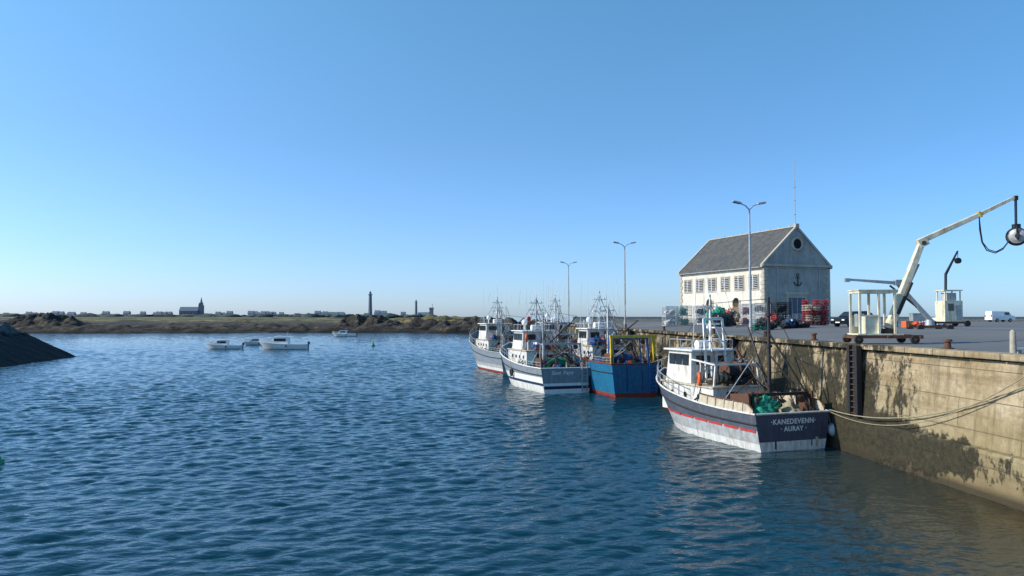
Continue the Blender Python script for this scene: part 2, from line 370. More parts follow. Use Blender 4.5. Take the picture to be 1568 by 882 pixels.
# ------------------------------------------------------------ quay
def wx(y): return 21.86-.092*y
n_=Vector((-.9958,-.0916,0)); YE=143
def deckz(x,y):
    d=x-wx(y); t=min(1,max(0,(d-4)/14)); return 5.70+.45*t*t*(3-2*t)
def build_quay():
    q=Obj('quay_wall')
    ys=[-25+i*.6 for i in range(int((YE+25)/.6)+1)]
    def strip(part,mk,zs,offs,amp):
        vs=[];fs=[];nz=len(zs)
        for y in ys:
            for z,o in zip(zs,offs):
                d=amp*noise.noise(Vector((y*.8,z*1.2,o)))+amp*.6*noise.noise(Vector((y*2.5,z*2.5,3)))
                vs.append((wx(y)+n_.x*(o+d),y+n_.y*(o+d),z))
        for i in range(len(ys)-1):
            for k in range(nz-1): fs.append((i*nz+k,(i+1)*nz+k,(i+1)*nz+k+1,i*nz+k+1))
        q.add(part,mk,vs,fs,False)
    zs=[1.9+i*.25 for i in range(15)]; strip('wall_face','quay',zs,[0.12-.02*i for i in range(14)]+[-.2],.03)
    zs=[-2,-1,0]+[.25*i for i in range(1,8)]+[1.88,1.9]; strip('wall_footing','quay',zs,[.5]*10+[.42,.0],.05)
    y=-25
    while y<YE-2:
        L=2.0; yc=y+L/2
        q.box('coping_stones','quay',(wx(yc)+.32,yc,5.60+random.uniform(-.008,.008)),(.86,L-.03,.26),(0,0,math.atan(.092)))
        y+=L
    o=q.done(bevel=('coping_stones',))
    for yl,w_ in ((39.0,.42),(55.8,.5),(86,.5)):
        f=Obj('quay_ladder'); x0=wx(yl)
        f.box('timber_fender_near','black_steel',(x0-.26,yl-w_,2.9),(.26,.24,5.5),(0,0,math.atan(.092)))
        f.box('timber_fender_far','black_steel',(x0-.26,yl+w_,2.9),(.26,.24,5.5),(0,0,math.atan(.092)))
        f.box('recess_shade','rubber',(x0-.09,yl,2.9),(.2,2*w_-.25,5.4),(0,0,math.atan(.092)))  # dark box, slightly proud, stands in for the shade inside the ladder recess
        for k in range(17): f.cyl('rungs','rust',(x0-.27,yl-w_+.1,.6+.3*k),(x0-.31,yl+w_-.1,.6+.3*k),.025)
        f.done()
    e=Obj('quay_end_wall'); e.box('face','quay',(wx(YE)+60,YE+.3,2.5),(121,.6,6.2)); e.done()
    d=Obj('quay_road'); vs=[];fs=[]
    us=[.72,1.5,3,4,6,8,10,12,14,16,18,20,25,35,60,120]; yy=[-25+4*i for i in range(43)]
    for y in yy:
        for u in us: vs.append((wx(y)+u,y,deckz(wx(y)+u,y)+(0.0)))
    n=len(us)
    for i in range(len(yy)-1):
        for k in range(n-1): fs.append((i*n+k,i*n+k+1,(i+1)*n+k+1,(i+1)*n+k))
    d.add('road','asphalt',vs,fs,True); d.done(single=True)
    p=Obj('harbour_parapet_wall')
    p.box('wall','stone',(wx(YE)+62,YE-.6,6.45),(118,.6,1.1)); p.box('cap','stone',(wx(YE)+62,YE-.6,7.04),(118.1,.72,.08)); p.done()
build_quay()

def bollard(y,off=.75):
    b=Obj('mooring_bollard'); x=wx(y)+off; z=5.74
    b.cyl('stem','rust',(0,0,-.02),(0,0,.32),.15,.12,12); b.cyl('head','rust',(0,0,.32),(0,0,.42),.2,.17,12); b.cyl('base','rust',(0,0,-.01),(0,0,.04),.26,.26,12)
    b.done((x,y,z))
for y in (33.2,45.2,52,62,76,92,110): bollard(y)
b=Obj('granite_post'); b.cyl('shaft','stone',(0,0,0),(0,0,.86),.13,.11,10); b.cyl('top','stone',(0,0,.86),(0,0,.95),.11,.06,10); b.done((20.05,29.6,5.7))
b=Obj('wooden_bench'); b.box('plank','clean_white',(0,0,.18),(1.8,.28,.07)); b.box('leg_1','stone',(-.7,0,.07),(.12,.24,.16)); b.box('leg_2','stone',(.7,0,.07),(.12,.24,.16)); b.done((21.1,29.9,5.7),R(5))

# ------------------------------------------------------------ lamps
def lamp(x,y,rot):
    o=Obj('street_lamp'); H=11.3
    o.cyl('pole','pole_grey',(0,0,0),(0,0,H-.6),.12,.07,10); o.cyl('pole','pole_grey',(0,0,0),(0,0,.9),.16,.15,10)
    for s in (-1,1):
        o.tube('arm_%d'%(1 if s<0 else 2),'pole_grey',[(0,0,H-.7),(s*.35,0,H-.35),(s*.9,0,H-.15)],.05)
        o.box('head_%d'%(1 if s<0 else 2),'pole_grey',(s*1.15,0,H-.07),(.85,.32,.14),(0,-s*R(10),0),.75)
        o.box('lens_%d'%(1 if s<0 else 2),'glass',(s*1.17,0,H-.155),(.6,.24,.05),(0,-s*R(10),0))
    o.done((x,y,deckz(x,y)),rot)
lamp(20.35,63,R(12)); lamp(14.9,97.4,R(8)); lamp(10.2,133,R(8))

# ------------------------------------------------------------ lifeboat house
def house():
    h=Obj('stone_boathouse'); W=11.8;L=21.3;E=8.5;A=13.9
    t=.45
    h.box('side_wall_left','render_white',(t/2-.003,L/2,E/2-.2),(t,L-.02,E+.4))
    h.box('side_wall_right','render_white',(W-t/2,L/2,E/2-.2),(t,L-.02,E+.4))
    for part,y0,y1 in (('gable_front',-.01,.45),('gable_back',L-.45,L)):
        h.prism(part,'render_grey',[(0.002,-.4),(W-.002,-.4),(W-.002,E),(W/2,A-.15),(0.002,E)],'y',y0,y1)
    for s in (0,1):
        xs=(-.45,W/2) if s==0 else (W+.45,W/2)
        sl=(A-E)/(W/2)
        z0=E-.45*sl; z1=A
        pr=[(xs[0],z0),(xs[1],z1),(xs[1],z1+.22),(xs[0],z0+.22)]
        h.prism('roof_slope_%d'%(s+1),'slate',pr,'y',.25,L-.25)
        for y0,y1,n in ((-.12,.27,'front'),(L-.27,L+.12,'back')):
            pr=[(xs[0]+(.0),z0-.05),(xs[1],z1-.05),(xs[1],z1+.36),(xs[0],z0+.36)]
            h.prism('gable_coping_'+n,'quoin',pr,'y',y0,y1)
    h.box('ridge_tiles','quoin',(W/2,L/2,A+.26),(.35,L-.6,.14))
    for i in range(9): h.box('ridge_crests','quoin',(W/2,1.5+i*2.25,A+.4),(.12,.35,.2))
    h.box('cornice_left','quoin',(-.16,L/2,E-.35),(.36,L,.3)); h.box('cornice_right','quoin',(W+.16,L/2,E-.35),(.36,L,.3))
    h.box('cornice_front','quoin',(W/2,-.13,E-.12),(W+.7,.3,.34))
    h.box('cornice_lower_band','render_grey',(W/2,-.05,E-.42),(W+.3,.1,.2))  # band in the gable's own render, just below the front cornice
    h.box('plinth','quoin',(W/2,-.07,.25),(W+.1,.14,.9)); h.box('plinth_left','quoin',(-.07,L/2,.25),(.14,L,.9))
    h.cyl('gutter','galv',(-.5,0.3,E-.45),(-.5,L-.3,E-.45),.08)
    for x in (0,W):
        for k in range(14):
            ww=.75 if k%2 else .5
            sx=1 if x==0 else -1
            h.box('quoins','quoin',(x+sx*(ww/2-.05),-.04,.95+k*.54),(ww,.12,.5))
            if x==0: h.box('quoins','quoin',(-.04,ww/2-.03,.95+k*.54),(.12,ww,.5)); h.box('quoins','quoin',(-.04,L-ww/2,.95+k*.54),(.12,ww,.5))
    for i in range(6):
        yc=2.2+i*3.35
        h.box('window_surround','quoin',(-.05,yc,6.0),(.14,2.25,2.3)); h.box('window_opening','dark_void',(-.13,yc,6.0),(.03,1.85,1.9))
        for k in range(7): h.box('window_louvres','lightgrey_hull',(-.17,yc,5.17+k*.27),(.06,1.85,.13),(0,R(35),0))
        h.box('window_mullion','clean_white',(-.19,yc,6.0),(.08,.12,1.95))
    for yc in (6.3,13.0):
        h.box('side_door_surround','quoin',(-.05,yc,1.8),(.14,1.9,3.4)); h.box('side_door','wood',(-.13,yc,1.6),(.04,1.4,3.0))
        h.cyl('side_door_arch','dark_void',(-.15,yc,3.1),(-.02,yc,3.1),.7,.7,20)
    h.box('front_door_surround','quoin',(W/2-.3,-.08,2.05),(3.6,.18,4.2)); h.box('front_door_leaf','transom_blue',(W/2-.3,-.19,1.85),(2.9,.06,3.7))
    for k in (-1,0,1): h.box('front_door_ribs','galv',(W/2-.3+k*.95,-.235,1.85),(.08,.04,3.6))
    h.box('front_door_lintel','quoin',(W/2-.3,-.14,4.35),(4.2,.26,.4))
    h.torus('oculus_frame','quoin',(W/2,-.06,A-2.35),.90,.2,(0,1,0),24,8); h.cyl('oculus_opening','dark_void',(W/2,-.08,A-2.35),(W/2,.1,A-2.35),.88,.88,24)
    h.torus('emblem_ring','black_steel',(W/2,-.1,7.0),.22,.05,(0,1,0)); h.beam('emblem_shank','black_steel',(W/2,-.1,6.8),(W/2,-.1,5.5),.1)
    h.tube('emblem_flukes','black_steel',[(W/2-.7,-.1,6.0),(W/2-.45,-.1,5.6),(W/2,-.1,5.45),(W/2+.45,-.1,5.6),(W/2+.7,-.1,6.0)],.06)
    h.beam('emblem_stock','black_steel',(W/2-.4,-.1,6.6),(W/2+.4,-.1,6.6),.08)
    for x in (2.2,W-2.0): h.cyl('downpipe','galv',(x,-.12,0),(x,-.12,E-.4),.05)
    h.box('apex_block','quoin',(W/2,.05,A+.35),(.6,.5,.5)); h.cyl('antenna_mast','pole_grey',(W/2,.3,A),(W/2,.3,A+10.2),.06,.035,6)
    for z in (2,4,6): h.cyl('antenna_brackets','pole_grey',(W/2-.2,.3,A+z),(W/2+.2,.3,A+z),.03)
    h.done((35.9,105,6.14),R(20.2),bevel=('quoins',))
house()

# ------------------------------------------------------------ boats
def hull(o,L,B,zst,zbow,rake,bands,upper,transom_mk,transom_low,wl=.55,sternf=.93,deckdrop=.85,deckmk='deck_dark',keel=-.7,strake=True):
    nS=30; ts=[1-(1-i/nS)**1.35 for i in range(nS+1)]
    sheer=lambda t: zst+(zbow-zst)*max(0,(t-.15)/.85)**2.1
    def pt(t,z,side):
        sh=sheer(t); hh=max(0,min(1,z/sh)); tm=.5
        if t<tm: w_=1-(1-sternf)*((tm-t)/tm)**2
        else: u=(t-tm)/(1-tm); w_=1-u**(1.8+1.5*hh)
        w_*=.86+.14*hh**.8
        if z<0: w_*=1+.35*z/abs(keel)
        return (t*(L-rake*(1-hh)),side*B/2*w_,z)
    fr=[0,.33,.66,1.0]
    for side in (1,-1):
        rows=[]
        for t in ts:
            zl=[keel]+[b[0] for b in bands]; top=zl[-1]; sh=sheer(t)
            zz=zl+[top+(sh-top)*f for f in fr[1:]]
            rows.append([pt(t,z,side) for z in zz])
        nz=len(rows[0]); V=[p for r_ in rows for p in r_]
        for k in range(nz-1):
            mk=bands[k][1] if k<len(bands) else upper
            fs=[]
            for i in range(nS):
                a,b_,c,d=i*nz+k,(i+1)*nz+k,(i+1)*nz+k+1,i*nz+k+1
                fs.append((a,b_,c,d) if side<0 else (d,c,b_,a))
            o.add('hull',mk,V,fs,True)
        o.tube('rail_cap',transom_low,[(p[-1][0],p[-1][1],p[-1][2]) for p in rows],.06 if strake else .03)
        if strake: o.tube('rubbing_strake','black_steel',[pt(t,sheer(t)*.72,side*1.012) for t in ts[:-2]],.05)
    zz=[keel,0,wl,zst*.6+wl*.4,zst]
    for k in range(4):
        a=[pt(0,zz[k],1),pt(0,zz[k],-1),pt(0,zz[k+1],-1),pt(0,zz[k+1],1)]
        o.add('transom',transom_low if zz[k+1]<=wl+1e-6 else transom_mk,a,[(0,1,2,3)])
    o.tube('transom_cap',transom_low,[pt(0,zst,1),pt(0,zst,-1)],.06 if strake else .03)
    V=[];fs=[]
    for t in ts:
        z=sheer(t)-deckdrop
        p=pt(t,z,1); V+=[(p[0],p[1]*.985,z),(p[0],-p[1]*.985,z)]
    for i in range(nS): fs.append((2*i,2*i+1,2*i+3,2*i+2))
    o.add('deck',deckmk,V,fs)
    return pt,sheer

def rails(o,pt,sheer,t0,t1,h=.9,mk='galv',n=9,inset=.97):
    for side in (1,-1):
        top=[];mid=[]
        for i in range(n+1):
            t=t0+(t1-t0)*i/n; p=pt(t,sheer(t),side); q=(p[0],p[1]*inset,p[2])
            top.append((q[0],q[1],q[2]+h)); mid.append((q[0],q[1],q[2]+h*.5))
            o.cyl('railing',mk,q,top[-1],.025,.025,5)
        o.tube('railing',mk,top,.03,5); o.tube('railing',mk,mid,.02,5)

def wheelhouse(o,x0,x1,hw,z0,z1,mk='white_paint',trim='clean_white',winh=.62,rake=.25):
    h=z1-z0
    vs=[(x0,-hw,z0),(x1,-hw,z0),(x1,hw,z0),(x0,hw,z0),(x0+.05,-hw*.95,z1),(x1-rake,-hw*.93,z1),(x1-rake,hw*.93,z1),(x0+.05,hw*.95,z1)]
    o.add('wheelhouse',mk,vs,[(3,2,1,0),(4,5,6,7),(0,1,5,4),(1,2,6,5),(2,3,7,6),(3,0,4,7)])
    o.box('wheelhouse_roof',trim,((x0+x1-rake)/2,0,z1+.05),(x1-x0+.35,hw*2+.25,.11))
    zc=z1-.25-winh/2
    ln=x1-x0; nw=max(2,int(ln/.85))
    for s in (1,-1):
        for i in range(nw):
            xc=x0+.25+(ln-.5-rake*.5)*(i+.5)/nw
            o.box('window_frames','black_steel',(xc,s*(hw*.965+.005),zc),((ln-.6)/nw-.08,.05,winh+.08)); o.box('windows','glass',(xc,s*(hw*.965+.012),zc),((ln-.6)/nw-.18,.06,winh-.03))
    nf=4
    for i in range(nf):
        yc=-hw*.85+1.7*hw*(i+.5)/nf
        o.box('windows','glass',(x1-rake*.85,yc,zc),(.08,1.7*hw/nf-.12,winh))
    o.box('aft_door',trim,(x0-.0,-hw*.35,z0+min(h*.5,1.0)),(.09,.7,min(1.9,h*.85))); o.box('door_opening','black_steel',(x0-.03,-hw*.35,z0+min(h*.5,1.0)),(.08,.56,min(1.75,h*.78)))
    o.box('windows','glass',(x0-.01,hw*.45,zc),(.1,hw*.6,winh*.9))
def mast(o,x,y,z0,z1,mk='clean_white',r=.08,whips=4,spread=1.2,seed=1):
    rnd=random.Random(seed)
    o.cyl('mast',mk,(x,y,z0),(x,y,z1),r,r*.55,8)
    o.cyl('mast_legs',mk,(x-.9,y-.5,z0),(x,y,z0+(z1-z0)*.65),.04); o.cyl('mast_legs',mk,(x-.9,y+.5,z0),(x,y,z0+(z1-z0)*.65),.04)
    for f in (.62,.82):
        zz=z0+(z1-z0)*f; s=spread*(1.1-f*.6)
        o.cyl('crosstree',mk,(x,y-s,zz),(x,y+s,zz),.03)
        for k in (-1,1): o.cyl('nav_lights','galv',(x,y+k*s*.7,zz),(x,y+k*s*.7,zz+.16),.045)
    o.box('radar_scanner','clean_white',(x+.2,y,z0+(z1-z0)*.5),(.16,1.4,.12),(0,0,R(rnd.uniform(-40,40)))); o.cyl('radar_base','clean_white',(x+.2,y,z0+(z1-z0)*.42),(x+.2,y,z0+(z1-z0)*.49),.16,.14)
    o.cyl('radar_bracket',mk,(x,y,z0+(z1-z0)*.42),(x+.3,y,z0+(z1-z0)*.42),.05)
    for i in range(whips):
        yy=y+(i-(whips-1)/2)*spread*.5; zb=z0+(z1-z0)*rnd.choice((.0,.62,.82))
        o.cyl('whip_antennas','clean_white',(x+rnd.uniform(-.5,.5),yy,zb),(x+rnd.uniform(-.5,.5),yy+rnd.uniform(-.1,.1),z1+rnd.uniform(.2,2.0)),.026,.016,5)
    o.cyl('masthead_light','galv',(x,y,z1),(x,y,z1+.18),.06)
def drum(o,x,y,z,r=.55,w_=1.6,mk='rust',net='net_green'):
    o.cyl('net_drum',net,(x,y-w_/2,z),(x,y+w_/2,z),r*.7,r*.7,16)
    for s in (-1,0,1): o.cyl('net_drum',mk,(x,y+s*w_/2-.04,z),(x,y+s*w_/2+.04,z),r,r,20)
    for s in (-1,1): o.beam('drum_supports',mk,(x,y+s*(w_/2+.1),z-r-.4),(x,y+s*(w_/2+.1),z),.14)
def frame(o,part,mk,x,hw,z0,z1,r=.09,lean=0,bar=True):
    for s in (-1,1): o.beam(part,mk,(x,s*hw,z0),(x+lean,s*hw*.92,z1),r*2)
    if bar: o.beam(part,mk,(x+lean,-hw*.98,z1),(x+lean,hw*.98,z1),r*2)
def deckclutter(o,rnd,x0,x1,hw,z,n=10):
    for i in range(n):
        x=rnd.uniform(x0,x1); y=rnd.uniform(-hw,hw); k=rnd.random()
        if k<.36: o.blob('nets',rnd.choice(('net_green','net_dark','net_dark','net_blue','rope')),(x,y,z+.15),(rnd.uniform(.3,.6),rnd.uniform(.3,.6),rnd.uniform(.3,.55)),.45,18,2.4,i)
        elif k<.55:
            for q in range(rnd.randint(1,3)): o.box('fish_boxes',rnd.choice(('plastic_blue','clean_white','plastic_green','orange')),(x,y,z+.12+q*.24),(.75,.45,.21),(0,0,rnd.uniform(-.3,.3)))
        elif k<.7: o.torus('rope_coils','rope',(x,y,z+.1),.3,.09,(0,0,1),16,6); o.torus('rope_coils','rope',(x,y,z+.24),.26,.08)
        elif k<.85: o.cyl('vent_pipes','white_paint',(x,y,z-.1),(x,y,z+rnd.uniform(.6,1.2)),.09); 
        else: o.blob('fenders','orange',(x,y,z+.3),(.25,.25,.3),.02,14,1,i)
def stay(o,a,b,r=.016,mk='black_steel'): o.cyl('rigging',mk,a,b,r,r,4,False)
def deco_fenders(o,pt,sheer,side,ts_,mk='rubber'):
    for t in ts_:
        p=pt(t,sheer(t)*.55,side*1.06); o.torus('tyre_fenders',mk,p,.3,.11,(0,1,0),14,6); stay(o,p,pt(t,sheer(t),side),.02,'rope')
def text(par,body,loc,size,mk,ext=.006,shear=0,off=.006):
    c=bpy.data.curves.new('lettering','FONT'); c.body=body; c.size=size; c.align_x='CENTER'; c.align_y='CENTER'; c.extrude=ext; c.shear=shear; c.offset=off; c.space_character=1.1
    c.materials.append(M[mk]); ob=bpy.data.objects.new('name_lettering',c); scene.collection.objects.link(ob)
    m=Matrix(((0,0,-1,loc[0]),(-1,0,0,loc[1]),(0,1,0,loc[2]),(0,0,0,1))); ob.parent=par; ob.matrix_local=m; return ob

def place(o,loc,a,**k): return o.done((loc[0],loc[1],0),R(90+a),**k)

def trawler_near():
    o=Obj('fishing_trawler'); L=13.2;B=5.2
    pt,sh=hull(o,L,B,2.0,3.55,1.3,[(0.0,'white_paint'),(.42,'white_paint'),(1.02,'lightgrey_hull'),(1.12,'lightgrey_hull')],'grey_hull','transom_blue','white_paint',.52)
    rnd=random.Random(4)
    ts_=[.01+.97*i/60 for i in range(61)]
    for i in range(60):
        if i%7==6: continue
        for s in (1,-1):
            o.beam('red_stripe','red_paint',pt(ts_[i],1.08+.22*ts_[i]**2,s*1.008),pt(ts_[i+1],1.08+.22*ts_[i+1]**2,s*1.008),.11,.11,.035,.035)
    for s in (1,-1):
        V=[];n=12
        for i in range(n+1):
            t=.02+.36*i/n; p=pt(t,sh(t),s); hgt=.55*min(1,i/2+.4)
            V+=[(p[0],p[1]*.99,p[2]),(p[0],p[1]*.97,p[2]+hgt),(p[0],p[1]*.95,p[2]+hgt),(p[0],p[1]*.93,p[2])]
        fs=[]
        for i in range(n):
            for k in range(3): fs.append((4*i+k,4*i+4+k,4*i+5+k,4*i+1+k))
        o.add('raised_bulwark','cream',V,fs)
        o.tube('bulwark_cap','rust',[V[4*i+1] for i in range(n+1)],.045)
        for i in range(2,n,2):
            a=V[4*i]; b2=V[4*i+1]; o.beam('bulwark_ribs','cream',(a[0],a[1]*1.01,a[2]),(b2[0],b2[1]*1.01,b2[2]),.05)
    rails(o,pt,sh,.55,.97,.75,'galv',8)
    o.box('rust_drips','rust',(-.012,1.15,.35),(.02,.10,.45)); o.box('rust_drips','cream',(-.012,-1.55,.40),(.02,.16,.5)); o.box('rust_drips','rust',(-.012,-1.9,1.05),(.02,.07,.8)); o.box('rust_drips','rust',(-.012,-1.2,.4),(.02,.06,.4))
    o.blob('stern_fender','lightgrey_hull',(.1,-2.75,.95),(.33,.33,.36),.03,16,1,2); stay(o,(.1,-2.6,1.2),(.1,-2.4,2.0),.03,'rope')
    wheelhouse(o,7.3,10.3,1.65,2.9,5.0)
    o.box('deckhouse','white_paint',(7.6,0,2.05),(5.8,3.6,1.75)); o.box('deckhouse_top','cream',(7.6,0,2.96),(6.0,3.8,.1))
    for s in (1,-1):
        for k in range(3): o.cyl('portholes','glass',(6.2+k*1.5,s*1.79,2.3),(6.2+k*1.5,s*1.83,2.3),.17,.17,14)
    o.box('deckhouse_door','black_steel',(4.69,.5,1.95),(.06,.75,1.5)); o.box('deckhouse_opening','black_steel',(4.69,-.9,2.1),(.06,1.1,1.0))
    o.torus('lifebuoy','orange',(6.0,1.9,3.4),.34,.09,(.5,1,0),20,8); o.beam('lifebuoy_bracket','galv',(6.0,1.8,2.95),(6.0,1.85,3.7),.05)
    frame(o,'shelter_frame','white_paint',4.9,1.6,3.0,4.3,.05); frame(o,'shelter_frame','white_paint',6.4,1.6,3.0,4.3,.05)
    for s in (-1,1): o.beam('shelter_frame','white_paint',(4.9,s*1.55,4.3),(7.3,s*1.55,4.5),.09)
    for k in range(3): o.cyl('railing_roof','galv',(7.4+k*1.3,1.5,5.1),(7.4+k*1.3,1.5,5.7),.025); o.cyl('railing_roof','galv',(7.4+k*1.3,-1.5,5.1),(7.4+k*1.3,-1.5,5.7),.025)
    for s in (-1.5,1.5): o.cyl('railing_roof','galv',(7.4,s,5.7),(10,s,5.7),.03)
    o.cyl('liferaft_canister','clean_white',(9.0,-.9,5.35),(9.0,.1,5.35),.28,.28,14); o.cyl('searchlight','galv',(9.8,.6,5.1),(9.8,.6,5.5),.05); o.cyl('searchlight','black_steel',(9.7,.6,5.6),(10,.6,5.6),.16)
    mast(o,7.6,0,5.0,8.4,'clean_white',.1,5,1.2,3)
    frame(o,'gantry','clean_white',6.9,.75,3.0,7.0,.06,.4); o.beam('gantry','clean_white',(7.1,-.7,5.6),(7.1,.7,5.6),.09)
    drum(o,5.6,-.5,3.9,.55,1.7,'rust','net_dark'); drum(o,3.9,-.8,2.3,.5,1.4,'rust','net_dark'); drum(o,5.2,.9,3.5,.35,.7,'black_steel','rope')
    o.cyl('stern_mast','black_steel',(2.6,-.55,1.1),(2.6,-.55,8.3),.13,.09,10)
    for k in (3.2,5.4,7.2): o.cyl('stern_mast','black_steel',(2.6,-.55,k),(2.6,-.55,k+.15),.19,.19)
    o.cyl('boom','black_steel',(2.4,-.6,2.2),(5.9,-1.6,6.5),.08,.06); o.cyl('boom','black_steel',(2.5,-.5,6.2),(.9,-2.2,2.2),.055); o.cyl('boom','black_steel',(2.5,-.5,5.0),(.5,-1.8,2.0),.05)
    frame(o,'stern_gallows','black_steel',.9,1.9,1.2,2.9,.08,.2); 
    for s in (-1,1):
        o.cyl('trawl_block','rust',(.9,s*1.4,2.6),(1.05,s*1.4,2.6),.2,.2,14)
        o.box('trawl_door','rust',(1.6,s*2.15,2.4),(1.5,.12,1.1),(0,R(6),R(s*4)))
    o.beam('derrick','rust',(4.0,-1.9,1.3),(6.6,-1.2,5.2),.14); o.beam('derrick','black_steel',(4.2,1.5,1.3),(5.9,-1.4,5.0),.09)
    for a,b_ in (((2.6,-.55,8.2),(7.6,0,8.0)),((2.6,-.55,8.2),(.2,2.2,2.5)),((2.6,-.55,8.2),(.1,-2.2,2.1)),((7.6,0,8.3),(13.1,0,3.6)),((7.6,0,8.0),(6,2.3,2.4)),((7.6,0,8.0),(6,-2.3,2.4)),((2.6,-.55,6),(5.9,-1.6,6.4)),((2.6,-.55,7.2),(5.9,-1.6,6.4)),((2.6,-.5,7),(4.9,1.5,4.3)),((5.9,-1.6,6.4),(4.2,-2.2,2.2)),((7.2,.5,6.9),(4.9,1.5,4.3))): stay(o,a,b_,.018)
    o.blob('green_net','net_green',(1.0,1.05,2.1),(.5,.65,.55),.45,30,2.6,5); o.blob('green_net','net_green',(1.9,.6,1.9),(.6,.5,.7),.45,30,2.6,8); o.blob('green_net','net_green',(.35,1.5,2.0),(.25,.5,.35),.4,20,2,3)
    o.blob('brown_net','rope',(1.6,-1.2,1.8),(.7,.5,.5),.4,22,2.2,9)
    deckclutter(o,rnd,1.5,4.5,1.9,1.35,14); deckclutter(o,rnd,3.5,4.6,2.0,1.6,8); deckclutter(o,rnd,5,7,1.4,3.05,8)
    o.box('foredeck_winch','rust',(11.2,0,2.5),(.7,1.3,.6)); o.cyl('foredeck_winch','black_steel',(11.2,-.9,2.7),(11.2,.9,2.7),.25,.25,14)
    deckclutter(o,rnd,10.6,11.8,1.2,2.45,5)
    o.cyl('foremast','clean_white',(12.0,0,2.4),(12.0,0,4.9),.06)
    for k in range(16):
        x=rnd.uniform(3.0,9.0); o.cyl('loose_gear',rnd.choice(('galv','rust','black_steel','black_steel')),(x,rnd.choice((-1,1))*2.1,2.0),(x+rnd.uniform(-.8,.8),rnd.uniform(-1.5,1.5),rnd.uniform(3.4,5.0)),.035,.03,6)
    deco_fenders(o,pt,sh,-1,(.15,.35,.55,.7))
    e=place(o,(15.1,39.9),19,bevel=('wheelhouse','deckhouse','wheelhouse_roof'))
    text(e,'\u00b7KANEDEVENN\u00b7',(-.02,-.02,1.55),.385,'clean_white',off=.010); text(e,'\u00b7 AURAY \u00b7',(-.02,-.02,1.16),.36,'clean_white',off=.010)
trawler_near()

